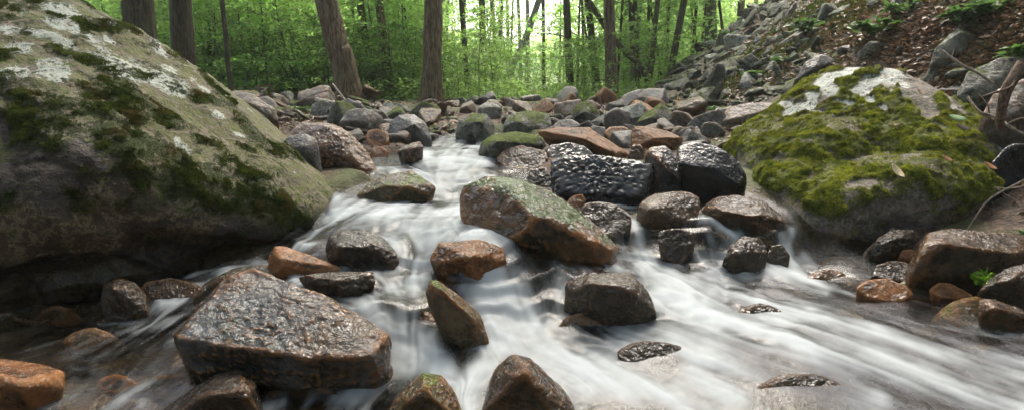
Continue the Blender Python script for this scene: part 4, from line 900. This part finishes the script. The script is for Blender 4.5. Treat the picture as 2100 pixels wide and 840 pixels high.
def copy_tree(o, parent=None):
    c = o.copy(); COL.objects.link(c); c.parent = parent
    for ch in list(o.children): copy_tree(ch, c)
    return c
def make(name,label,cat,meshes,mats,group=None):
    r_ = bpy.data.objects.new(name,None); COL.objects.link(r_); r_['label']=label; r_['category']=cat
    if group: r_['group']=group
    for (nm,me),mt in zip(meshes,mats): obj(nm,me,mt,r_)
    return r_
def grove(name,label,cat,group,variants,spots,lm,bk):
    """variants: list of (trunk, crown) meshes; spots: (x,y,scale)"""
    protos = {}
    for i,(x,y,s) in enumerate(spots):
        k = i%len(variants)
        if k not in protos: protos[k] = o = make(name,label,cat,[('trunk',variants[k][0]),('crown',variants[k][1])],[bk,lm],group)
        else: o = copy_tree(protos[k])
        o.location = (x,y,float(ground(x,y)[0])); o.rotation_euler = (0,0,rng.uniform(0,6.28)); o.scale = (s,s,s*rng.uniform(.9,1.15))
def spots(n, ylo, yhi, ulo, uhi, slo=.8, shi=1.25, sep=.6, keep=None):
    out=[]; t_=0
    while len(out)<n and t_<n*30:
        t_+=1; y = rng.uniform(ylo**1.5,yhi**1.5)**(1/1.5); u = rng.uniform(ulo,uhi); x = u*y
        if any((x-a)**2+(y-b)**2<(sep*y/15)**2 for a,b,_ in out): continue
        if keep and not keep(x,y,u): continue
        out.append((x,y,rng.uniform(slo,shi)))
    return out
SAP = [sapling(5.2,1.8,30,85,.12,k+1) for k in range(5)]
SAPN = [sapling(3.8,1.5,24,95,.09,k+31,low=.1) for k in range(4)]
SHR = [sapling(1.5,.95,18,60,.07,k+61,low=.05,lean=.15) for k in range(4)]
FAR = [sapling(9,3.0,34,75,.27,k+91,low=.12) for k in range(4)]
nothill = lambda x,y,u: hill(np.array([x]),np.array([y]))[0]<2.2
centre_gap = lambda x,y,u: nothill(x,y,u) and not (-.10<u<.14 and y<17) and not (-.03<u<.09 and rng.random()<.7)
grove('understory_sapling','slender understory sapling with flat sprays of green leaves in the left woods','tree','saplings of the left woods',SAPN,spots(40,12.7,18,-.72,-.12,keep=nothill),LEAF_NEAR,BK_GREY)
grove('forest_shrub','low leafy shrub on the forest floor behind the left bank','shrub','shrubs on the left forest floor',SHR,spots(50,12.3,18,-.62,-.03,.7,1.3,.4,keep=nothill),LEAF_NEAR,BK_DARK)
grove('forest_shrub','low light-green shrub on the forest floor beyond the head of the stream','shrub','shrubs beyond the stream head',SHR,spots(40,12.2,26,-.08,.27,.7,1.3,.4,keep=nothill),LEAF_LOW,BK_DARK)
grove('forest_sapling','young broadleaf tree with bright green crown in the middle distance','tree','young trees in the middle distance',SAP,spots(70,15,34,-.78,.36,keep=centre_gap),LEAF,BK_GREY)
grove('hillside_sapling','thin sapling leaning over the top of the scree slope','tree','saplings at the far side of the slope',SAP,spots(16,16.5,26,.20,.62,.7,1.1,keep=lambda x,y,u: hill(np.array([x]),np.array([y]))[0]<5),LEAF,BK_DARK)
grove('distant_tree','distant pale green broadleaf tree dissolving in the bright haze','tree','distant trees',FAR,spots(80,34,78,-.85,.80,.8,1.3,.9,keep=lambda x,y,u: not(-.10<u<.14 and rng.random()<.75)),LEAF_FAR,BK_GREY)
def undergrowth(n, poly, label, lm, size, up):
    Q_ = []
    while len(Q_)<n:
        y = rng.uniform(poly[0]**1.3,poly[1]**1.3)**(1/1.3); u = rng.uniform(poly[2],poly[3]); Q_.append((u*y,y))
    Q_ = np.array(Q_); k = fbm(np.stack([Q_[:,0],Q_[:,1],Q_[:,0]*0],1)*.9,3)>-.15; Q_ = Q_[k]
    z = ground(Q_[:,0],Q_[:,1]); C = np.stack([Q_[:,0],Q_[:,1],z+rng.random(len(z))**1.6*up],1)
    obj('undergrowth', leaves_mesh('undergrowth',C,size,.5), lm, kind='stuff', label=label, category='undergrowth')
undergrowth(26000,(12.0,26,-.75,.02),'low green herbs covering the floor of the left woods',LEAF_NEAR,.10,.45)
undergrowth(17000,(11,34,-.08,.24),'low green herbs covering the floor beyond the stream head',LEAF_LOW,.09,.35)
# the woods beyond, one mass
n = 70000; a_ = rng.uniform(-.95,.95,n); dist = rng.uniform(75,125,n); hh = (4.5+11*np.abs(a_)+4*fbm(np.stack([a_*9,a_*0,a_*0],1),3)+3)*(.85+.5*(dist-75)/50)
zz = rng.random(n)**.8*hh+1; C = np.stack([dist*a_,dist,zz],1); cl = fbm(C*np.array([.3,.1,.3]),3); C = C[cl>-.12]
obj('far_woods', leaves_mesh('far_woods',C,.95,.8,wide=.8), LEAF_FAR, kind='stuff', label='far-off green woods closing the valley', category='woods')

# unseen woods, added to darken reflections, closing round the camera's sides and back, one mass
n = 60000; az = rng.uniform(R(58),R(302),n); dist = rng.uniform(11,26,n); zz = rng.random(n)**.85*rng.uniform(9,17,n)
C = np.stack([np.sin(az)*dist,np.cos(az)*dist,zz],1); cl = fbm(C*.35,3); C = C[(cl>-.08)]; C[:,2] += np.maximum(ground(C[:,0],C[:,1],False)-.5,0)
obj('surrounding_woods', leaves_mesh('surrounding_woods',C,.55,.8,wide=.8), SHADE_LEAF, kind='stuff', label='unseen woods added at the sides and back to darken reflections', category='woods')

# named trees: base pixel, pixel at the top of the frame, width in pixels, distance
CROWN = [leaves_mesh('crown', (lambda g,nn: (lambda d_: d_/np.linalg.norm(d_,axis=1)[:,None]*g.uniform(.35,1,(nn,1))**.6*np.array([3,3,1.6]))(g.normal(size=(nn,3))))(np.random.default_rng(800+k),2200), .17, .8) for k in range(3)]
CROWNB = [m_.copy() for m_ in CROWN]
def tree(bx,by,tx,ty,wpx,y,bark,label,name='forest_tree',bend=0,flare=1.0,crown=True,limbs=(),scar=False,nseg=22,total=11):
    if y is None: B = hit(bx,by,ground)
    else: B = at_y(bx,by,y); 
    y = B[1]; gz = float(ground(B[0],B[1])[0]); B[2] = min(B[2],gz)-.12 if B[2]>gz-.4 else B[2]
    T = at_y(tx,ty,y); w_ = wpx*y/FPX/2
    dr = (T-B)/max(T[2]-B[2],.1); Pt = B+dr*total; mid = B+dr*(T[2]-B[2])*.5+np.array([bend*y/FPX,0,0])
    pts = curve([B,mid,T,Pt] if abs(bend)>0 else [B,B+(Pt-B)*.33+np.array([.02,0,0]),B+(Pt-B)*.66,Pt],60)
    hz = pts[:,2]-gz; rad = w_*(1.0-.05*np.clip(hz,0,total))*(1+.55*flare*np.exp(-np.clip(hz,0,9)/.22)+.12*flare*np.exp(-np.clip(hz,0,9)/.9))
    rad = np.maximum(rad,.012)
    V,F = tube(pts-B,rad,nseg,.055,bx)
    root = bpy.data.objects.new(name,None); COL.objects.link(root); root.location = B; root['label']=label; root['category']='tree'
    obj('trunk',mesh_np('trunk',V,F),bark,root)
    for L_ in limbs:
        q = curve([at_y(a,b,y+dd)-B for a,b,dd in L_[0]],20); V,F = tube(q,np.linspace(L_[1]*y/FPX/2,.008,20),8,.04,3); obj('limb',mesh_np('limb',V,F),bark,root)
    if crown and w_>.06:
        for k in range(1):
            c_ = obj('crown',CROWN[(int(bx)+k)%3],LEAF,root); c_.location = (Pt-B)*(.92+.25*k)+np.array([.9*(-1)**k,-.5*k,0]); c_.scale = [.75+.02*(bx%7)]*3
    return root
T_a = tree(722,208,668,0,46,11.5,BK_BROWN,'thick leaning brown tree with a hollow scar at its foot','forest_tree',bend=4,flare=.5,nseg=40)
T_b = tree(884,222,887,0,37,11.8,BK_BROWN,'thick straight brown tree with driftwood at its foot','forest_tree',flare=.8,nseg=40)
tree(768,208,738,0,15,15,BK_DARK,'slim dark tree just right of the leaning tree',bend=3)
tree(798,212,777,0,17,14,BK_BROWN,'slim brown tree between the two thick trees',bend=3)
tree(477,190,455,0,10,10.5,BK_DARK,'thin dark sapling trunk standing above the edge of the left boulder',bend=-2,flare=.3)
T_c = tree(376,160,368,0,42,10.5,BK_DARK,'broad dark trunk behind the left boulder, the one nearer the stream')
T_d = tree(292,140,280,0,58,9.5,BK_DARK,'broadest dark trunk, behind the top of the left boulder')
tree(487,180,480,0,16,18,BK_DARK,'dim dark trunk in the left woods behind the thin sapling')
tree(603,190,600,60,20,19,BK_DARK,'short-looking dark trunk half hidden by leaves left of the leaning tree',total=5)
tree(993,232,987,0,14,19,BK_DARK,'slim dark tree standing alone left of the bright gap',flare=.6)
tree(1032,228,1092,40,14,22,BK_GREY,'slanting grey tree leaning right in the bright gap',bend=-10,limbs=[([(1048,180,0),(1040,140,.3),(1032,80,.3),(1020,20,0)],5)])
tree(1172,228,1160,0,15,14.5,BK_DARK,'slim straight tree right of the bright gap',flare=.6)
tree(1228,205,1206,20,15,16.5,BK_DARK,'twin-stemmed tree with a branch arching left over the gap',limbs=[([(1214,125,0),(1195,100,.2),(1165,78,.2),(1130,70,.1),(1100,70,0)],5),([(1216,110,0),(1240,80,.2),(1262,60,.3)],4),([(1222,170,0),(1212,110,-.1),(1200,60,-.1),(1195,0,0)],8)])
T_e = tree(1256,215,1247,0,23,13.5,BK_BROWN,'stout brown tree at the foot of the scree',flare=.7)
T_f = tree(1306,190,1296,0,19,15.5,BK_DARK,'dark tree rising behind the dome rock',flare=.6)
tree(1340,190,1262,84,12,14,BK_DARK,'crooked thin tree curving left from the scree foot',bend=16,flare=.2,crown=False,total=2.6)
tree(1284,195,1284,0,17,24,BK_GREY,'pale grey trunk behind the dark tree of the scree foot')
T_g = tree(1458,140,1457,0,21,17.5,BK_GREY,'grey trunk standing beyond the scree slope')
tree(1118,228,1112,30,6,20,BK_GREY,'very thin pale sapling stem right of the slanting tree',flare=.2)
tree(856,215,854,0,11,22,BK_DARK,'thin dark trunk close behind the thick straight tree, on its left')
tree(812,200,806,0,9,21,BK_DARK,'thin trunk between the slim brown tree and the thick straight tree')
tree(905,215,918,0,8,24,BK_DARK,'thin trunk close behind the thick straight tree, on its right')
tree(940,218,952,0,9,26,BK_DARK,'thin tree left of the lone slim dark tree')
tree(1325,185,1330,0,7,17,BK_DARK,'thin dark stem between the dark tree and the slope',flare=.2,crown=False)
tree(1420,100,1428,0,7,19,BK_DARK,'slim stem above the middle of the scree edge',flare=.2,crown=False)
tree(1365,150,1372,0,6,18,BK_DARK,'very thin stem leaning right above the lower scree',flare=.2,crown=False)
tree(540,190,536,0,7,17,BK_DARK,'thin stem in the left woods midway between boulder edge and leaning tree',flare=.2,crown=False)
tree(1070,222,1062,0,8,30,BK_GREY,'faint grey trunk in the haze of the bright gap',flare=.2)
tree(430,170,424,0,8,15,BK_DARK,'thin dark trunk just left of the sapling at the boulder edge',flare=.2)
def shade_limb(root, x, y, z, s, k):          # unseen limb and leaves added over the stream to shade the foreground
    B = np.array(root.location); e = np.array([x,y,z])-B; h = 6.5
    q = curve([(0,0,h),tuple(np.array([e[0]*.4,e[1]*.4,h+(z-h)*.65])),tuple(e)],20); V,F = tube(q,np.linspace(.10,.03,20),8,.05,k); obj('limb',mesh_np('limb',V,F),BK_DARK,root)
    c_ = obj('crown',CROWNB[k%3],SHADE_LEAF,root); c_.location = e; c_.scale = (s,s,s*.8); c_.rotation_euler = (0,0,k*1.3)
for k,(r_,x,y,z,s) in enumerate([(T_d,-5.5,5,10.5,1.2),(T_d,-4.5,0.5,11.5,1.3),(T_c,-1.5,3.5,11,1.25),(T_c,-1.5,-3,12.5,1.3),(T_a,-2,8,10.5,1.1),(T_b,1.5,6.5,11.5,1.2),(T_b,2,1.5,12.5,1.3),
      (T_e,4,8.5,11,1.15),(T_f,5.5,4,12,1.3),(T_g,7.5,7.5,12.5,1.3),(T_g,7.5,0,13,1.4),(T_f,3.5,-3.5,13,1.4)]): shade_limb(r_,x,y,z,s,k)
VL = []   # stand of plain thin trunks further back
g_ = 0
proto = None
for (x,y,s) in spots(24,20,46,-.75,.42,.6,1.3,1.2,keep=nothill)+spots(34,14,30,-.55,.34,.25,.75,.7,keep=nothill):
    if proto is None:
        V,F = tube(curve([(0,0,-.2),(.08,0,4),(-.1,.1,8),(.1,0,12)],30),np.linspace(.13,.05,30),10,.05,2)
        proto = make('background_trunk','slim dark trunk among the leaves of the deeper woods','tree',[('trunk',mesh_np('trunk',V,F))],[BK_DARK],'slim trunks in the deeper woods'); o = proto
    else: o = copy_tree(proto)
    o.location = (x,y,float(ground(x,y)[0])); o.rotation_euler = (rng.normal(0,.05),rng.normal(0,.05),rng.uniform(0,6)); o.scale = (s,s,1)

# ------------------------------------------------------------------ dead wood, roots, leaves, ferns
def stick(pl, wpx, mat, name, label, cat, dep=None, taper=.35, twigs=(), lift=.02):
    """pl: pixels; dep: list of distances or None = lying on what is there"""
    pts = []
    for i,q in enumerate(pl):
        if dep is None: P = hit(q[0],q[1],surf); P[2]+=lift
        else: P = at_y(q[0],q[1],dep[i] if isinstance(dep,(list,tuple)) else dep)
        pts.append(P)
    o0 = pts[0].copy(); y = pts[0][1]; c_ = curve(np.array(pts)-o0,max(16,5*len(pts)))
    V,F = tube(c_, np.linspace(1,taper,len(c_))*wpx*y/FPX/2, 10, .10, pl[0][0])
    o = obj(name, mesh_np(name,V,F), mat, None, o0, label=label, category=cat)
    for tw,wd in twigs:
        q = curve(np.array([at_y(a,b,dd)-o0 for a,b,dd in tw]),12); V,F = tube(q,np.linspace(1,.3,12)*wd*y/FPX/2,7,.05,1); obj('twig',mesh_np('twig',V,F),mat,o)
    return o
stick([(858,232),(868,212),(885,206),(898,212),(902,238)],8,WOOD,'driftwood','pale arched driftwood root leaning on the foot of the thick straight tree','driftwood',[9.5,9.3,9.2,9.3,9.5],.5)
stick([(862,236),(875,222),(890,214)],9,WOOD,'driftwood','second piece of pale driftwood inside the arched one','driftwood',[9.6,9.4,9.4],.6)
stick([(682,172),(700,195),(725,225),(752,240),(775,215)],4,WOOD,'fallen_branch','long bare branch curving down across the left bank below the leaning tree','branch',[8.4,8.1,7.9,7.9,8],.5,[([(752,240,7.9),(768,232,7.9),(773,205,8)],2)])
stick([(655,238),(700,248),(760,256)],5,WOOD,'fallen_branch','bare stick lying across the stones behind the brown slab','branch',[7.2,7.2,7.3],.5)
stick([(600,215),(640,195),(680,184)],3,WOOD,'fallen_branch','thin bare twig rising left of the leaning tree','branch',[8,8.1,8.2],.4)
stick([(1175,212),(1200,208),(1235,222)],5,BK_DARK,'fallen_branch','dark dead limb lying at the foot of the slim straight tree','branch',[11,11,11],.4,[([(1195,209,11),(1190,200,11),(1180,196,11)],3)])
stick([(1932,104),(1948,117),(1975,135),(2005,150),(2038,172)],5,WOOD,'dead_branch','bare pale branch forking above the top right of the mossy boulder','branch',[4.3,4.25,4.2,4.15,4.1],1.1,[([(1952,118,4.25),(1957,100,4.25)],4),([(1948,117,4.25),(1925,120,4.3),(1908,121,4.3)],3)])
stick([(2100,130),(2085,150),(2062,190),(2052,235),(2050,262)],24,ROOT,'thick_root','thick peeling red-brown root hanging at the right edge','root',[3.75,3.75,3.75,3.8,3.85],.6,[([(2085,150,3.75),(2075,178,3.7),(2040,190,3.7),(2015,198,3.75)],9)])
stick([(2010,232),(2040,240),(2065,256),(2090,272),(2130,285)],7,WOOD,'exposed_root','pale root running down to the right edge beside the mossy boulder','root',[4.0,3.95,3.85,3.8,3.75],.7,[([(2065,256,3.85),(2085,245,3.8),(2120,238,3.8)],4),([(2085,270,3.8),(2080,255,3.8)],3)])
stick([(1985,200),(2005,225),(2030,242),(2060,250)],5,ROOT,'exposed_root','thin tangled root behind the right shoulder of the mossy boulder','root',[4.35,4.2,4.1,4.0],.6,[([(2005,225,4.2),(1990,210,4.3),(1995,190,4.3)],3),([(2030,242,4.1),(2025,215,4.1),(2005,190,4.2)],3)])
stick([(2130,352),(2090,375),(2045,398),(2018,420),(1990,462),(1982,474)],5,WOOD,'dead_twig','thin bare twig reaching in from the right edge over the brown block','branch',[3.3,3.35,3.4,3.45,3.5,3.52],.5,[([(2045,386,3.4),(2065,400,3.38),(2095,415,3.35)],3)])
stick([(2110,380),(2070,386),(2040,384)],4,WOOD,'dead_twig','short twig crossing the longer one at the right edge','branch',[3.3,3.33,3.36],.4)
stick([(2032,425),(2036,455),(2030,472)],4,ROOT,'dead_twig','short hanging rootlet in the dark hollow under the roots','root',[3.7,3.7,3.7],.5)
stick([(1832,470),(1815,488),(1795,500),(1775,520),(1770,538)],9,ROOT,'water_root','smooth wet root snaking down to the water at the foot of the mossy boulder','root',[3.72,3.68,3.64,3.6,3.56],.8)
stick([(-20,655),(15,645),(30,652),(60,660),(85,662),(105,655)],11,ROOT,'drift_stick','red-brown wet stick floating at the left edge of the shallow water','stick',[2.95,2.95,2.95,2.93,2.9,2.9],.7)
def leafobj(px_,py_,dep,len_px,ang_,col,name,label,lob=0,f=None):
    P = at_y(px_,py_,dep); L_ = len_px*P[1]/FPX; tt = np.linspace(0,1,9); wd = np.sin(tt*math.pi)**.7*.22*(1+lob*np.sin(tt*22)*.35)
    V=[]; 
    for s_ in (-1,0,1):
        for k in range(9): V.append(((tt[k]-.5)*L_, s_*wd[k]*L_, (.10*(tt[k]-.5)**2*4+.06*abs(s_))*L_))
    I = np.arange(27).reshape(3,9); F = np.stack([I[:-1,:-1],I[:-1,1:],I[1:,1:],I[1:,:-1]],-1).reshape(-1,4)
    t = NT(name+'_blade'); t.fin(t.n('BsdfPrincipled',{'Base Color':t.mix(t.noise(t.co(),30,3),col,tuple(k*.7 for k in col)),'Roughness':.6}).outputs[0])
    o = obj(name,mesh_np(name,np.array(V),F),t.m,None,P,label=label,category='leaf'); sol = o.modifiers.new('t','SOLIDIFY'); sol.thickness = .002
    o.rotation_euler = Matrix.Rotation(R(48),3,'X').to_4x4().to_euler() if f is None else f; o.rotation_euler.rotate_axis('Z',R(ang_)); return o
def on_boulder(px_,py_,Wb):        # the distance of the boulder's skin seen at a pixel
    a,b = project(Wb); k = (a-px_)**2+(b-py_)**2; i = np.where(k<14**2)[0]
    if not len(i): i = np.array([np.argmin(k)])
    return Wb[i,1].min()-.015
for (a,b,l,an,c_,nm,lab) in [(1840,352,36,-70,(.62,.50,.30),'fallen_leaf','pale cream fallen leaf on the front lobe of the mossy boulder'),(1942,326,20,-40,(.32,.13,.06),'fallen_leaf','curled brown leaf on the moss of the mossy boulder'),
    (2030,341,26,-45,(.42,.17,.07),'fallen_leaf','orange-brown leaf near the right end of the mossy boulder'),(1962,243,34,-15,(.30,.42,.20),'fallen_leaf','pale green leaf on the upper right of the mossy boulder'),
    (1973,262,28,-30,(.06,.04,.03),'fallen_leaf','dark curled leaf just under the pale green one'),(1888,190,18,-60,(.35,.22,.14),'fallen_leaf','tan curled leaf on the bare patch at the top of the mossy boulder'),(1900,202,20,10,(.45,.38,.32),'fallen_leaf','greyish leaf beside the tan one on the bare patch'),
    (1838,257,14,20,(.35,.20,.14),'fallen_leaf','small reddish leaf in the fold of the mossy boulder')]:
    leafobj(a,b,on_boulder(a,b,RW),l,an,c_,nm,lab)
leafobj(686,290,4.93,34,10,(.30,.45,.06),'green_leaf','bright green leaf lying on the large brown slab')
def plant(px_,py_,dep,spread,n,leaf,label,name='fern',mat=None,group=None):
    P = hit(px_,py_,ground) if dep is None else at_y(px_,py_,dep); s = spread*P[1]/FPX
    C=[];Dd=[];L_=[]
    for k in range(n):
        a = rng.uniform(0,6.28); up = rng.uniform(.5,1.1); e = np.array([math.cos(a),math.sin(a)*.8,up*.55])*s*rng.uniform(.6,1.1)
        st = curve([(0,0,-.02),tuple(e*.55+np.array([0,0,.22*s])),tuple(e)],10); L_.append((st,np.linspace(.02*s,.006*s,10)))
        sd = np.array([-math.sin(a),math.cos(a),0])
        for q in np.linspace(.25,1,11):
            p = st[min(9,int(q*9))]
            for sg in (-1,1): C.append(p+sd*sg*.01*s); Dd.append(sd*sg*1.4+e/np.linalg.norm(e)*.7)
    V,F = tubes(L_,nseg=5); r_ = bpy.data.objects.new(name,None); COL.objects.link(r_); r_.location = P; r_['label']=label; r_['category']='plant'
    if group: r_['group']=group
    obj('stem',mesh_np('stem',V,F),mat or FERN,r_); obj('foliage',leaves_mesh('foliage',np.array(C),leaf*P[1]/FPX,.3,np.array(Dd),wide=.6),mat or FERN,r_); return r_
FERN = leaf_mat('fern_frond',(.045,.09,.03),(.08,.14,.04),(.07,.15,.035),(.12,.22,.05),.35)
LIME = leaf_mat('lime_leaf',(.16,.32,.03),(.26,.42,.04),(.25,.5,.05),(.4,.6,.06),.4)
for a,b,s,l,lab in [(1660,52,40,16,'tuft of fern on the mossy part of the slope left of its middle'),(1800,50,46,18,'fern beside the bare earth high on the slope'),(1850,12,40,16,'uppermost fern near the top edge of the slope'),(1990,25,50,20,'large fern at the top right of the slope'),
    (2030,8,44,18,'fern next to the largest one at the top right corner'),(1545,150,22,12,'small fern in the scree beside the standing slabs'),(1455,225,18,10,'tiny fern at the foot of the standing slabs'),(2085,105,40,20,'leafy plant at the right edge above the roots'),
    (1610,120,26,12,'small fern under the mossy bank'),(1500,70,20,10,'small fern high in the scree')]:
    plant(a,b+s*.5,None,s,9,l,lab)
plant(2035,585,3.05,34,6,22,'bright lime-green leaves sprouting between the brown block and the rock at the right edge','leafy_sprig',LIME)
plant(2095,478,3.3,10,3,8,'tiny sprig on the right end of the brown block','leafy_sprig')
plant(625,235,7.6,26,7,9,'small grey-green plant among the stones of the left bank','leafy_sprig')
# leaf litter and moss on the slope
def litter(n, poly, size, mat, name, label, f=ground, flat=.35):
    xs=[p[0] for p in poly]; ys_=[p[1] for p in poly]; C=[]
    while len(C)<n:
        a,b = rng.uniform(min(xs),max(xs),800), rng.uniform(min(ys_),max(ys_),800)
        for x_,y_ in zip(a,b):
            if inpoly(x_,y_,poly): C.append((x_,y_))
    C = np.array(C[:n]); P = np.array([hit(x_,y_,f,40,160) for x_,y_ in C[:min(n,600)]])
    # spread the seeds around on the surface
    m = int(math.ceil(n/len(P))); Q_ = np.repeat(P,m,0)[:n].copy(); Q_[:,:2] += rng.normal(0,.22,(len(Q_),2)); Q_[:,2] = ground(Q_[:,0],Q_[:,1])+rng.uniform(.0,.03,len(Q_))
    obj(name, leaves_mesh(name,Q_,size,flat,wide=.65), mat, kind='stuff', label=label, category='leaf litter')
DRY = leaf_mat('dry_leaf',(.06,.035,.02),(.27,.165,.10),(.10,.05,.02),(.30,.18,.09),.15)
litter(9000,[(1430,120),(1560,0),(2140,0),(2140,260),(1900,150),(1700,110),(1500,230)],.06,DRY,'leaf_litter','brown fallen leaves covering the right slope')
litter(9000,[(2050,100),(3200,-150),(3300,520),(2200,420)],.06,DRY,'leaf_litter','brown fallen leaves on the lower slope at the right edge')
litter(3500,[(430,190),(930,215),(950,260),(700,300),(520,250)],.05,DRY,'leaf_litter','brown fallen leaves between the stones of the left bank')
litter(2500,[(1000,225),(1340,205),(1500,230),(1480,290),(1100,265)],.05,DRY,'leaf_litter','brown fallen leaves between the stones of the right bank')
def mosspatch(n, spots_, name, label):
    Q_=[]
    for (a,b,rx,rz,w_) in spots_:
        P = hit(a,b,ground); m = int(n*w_); q = rng.normal(size=(m,2)); q = P[:2]+q*np.array([rx,rz]); Q_.append(q)
    Q_ = np.vstack(Q_); k = fbm(np.stack([Q_[:,0],Q_[:,1],Q_[:,0]*0],1)*2.2,3)>-.1; Q_ = Q_[k]; z = ground(Q_[:,0],Q_[:,1]); C = np.stack([Q_[:,0],Q_[:,1],z-.005],1)
    me = leaves_mesh(name,C,.045,.9,dirs=np.tile([-.35,-.1,1.0],(len(C),1)),wide=.5); obj(name,me,MML,kind='stuff',label=label,category='moss')
mosspatch(22000,[(1640,60,.7,.5,.4),(1700,20,.6,.5,.35),(1590,95,.4,.4,.15),(1780,20,.5,.4,.1)],'slope_moss','dark green moss carpet on the right slope')
if HAZE:
    hz = bpy.data.meshes.new('haze'); bm = bmesh.new(); bmesh.ops.create_cube(bm,size=1); bm.to_mesh(hz); bm.free()
    ho = obj('haze',hz,None,kind='stuff',label='pale haze in the air of the valley',category='haze'); zlo,zhi = -3,40; ho.location=(0,0,(zlo+zhi)/2); ho.scale=(1300,1300,zhi-zlo)
    t = NT('haze_air'); pv = t.n('VolumePrincipled',{'Color':(.90,.97,.88),'Density':HAZE,'Anisotropy':.4}); t.t.links.new(pv.outputs[0],t.out.inputs['Volume']); hz.materials.append(t.m)
# ------------------------------------------------------------------ light
w = bpy.data.worlds.new('World'); scn.world = w; w.use_nodes = True
nt = w.node_tree; nt.nodes.clear()
sky = nt.nodes.new('ShaderNodeTexSky'); sky.sky_type = 'NISHITA'; sky.sun_disc = False
SUN_EL, SUN_ROT = R(ELEV), R(12)
sky.sun_elevation = SUN_EL; sky.sun_rotation = SUN_ROT; sky.dust_density = 6; sky.air_density = 1.0; sky.ozone_density = .8
bg = nt.nodes.new('ShaderNodeBackground'); bg.inputs[1].default_value = SKYS
ow = nt.nodes.new('ShaderNodeOutputWorld'); nt.links.new(sky.outputs[0],bg.inputs[0]); nt.links.new(bg.outputs[0],ow.inputs[0])
sl = bpy.data.lights.new('sun','SUN'); sl.energy = SUNE; sl.angle = R(30); sl.color = (1,.95,.87)
so = bpy.data.objects.new('sun',sl); COL.objects.link(so)
dv = Vector((math.sin(SUN_ROT)*math.cos(SUN_EL), math.cos(SUN_ROT)*math.cos(SUN_EL), math.sin(SUN_EL)))
so.rotation_euler = dv.to_track_quat('Z','Y').to_euler(); so.location = (0,0,30)
scn.view_settings.view_transform = 'Standard'; scn.view_settings.look = 'None'; scn.view_settings.gamma = 1
scn.view_settings.exposure = EXPO
scn.cycles.use_denoising = True
scn.cycles.max_bounces = 6; scn.cycles.transparent_max_bounces = 12; scn.cycles.diffuse_bounces = 3; scn.cycles.glossy_bounces = 2
scn.cycles.sample_clamp_indirect = 4
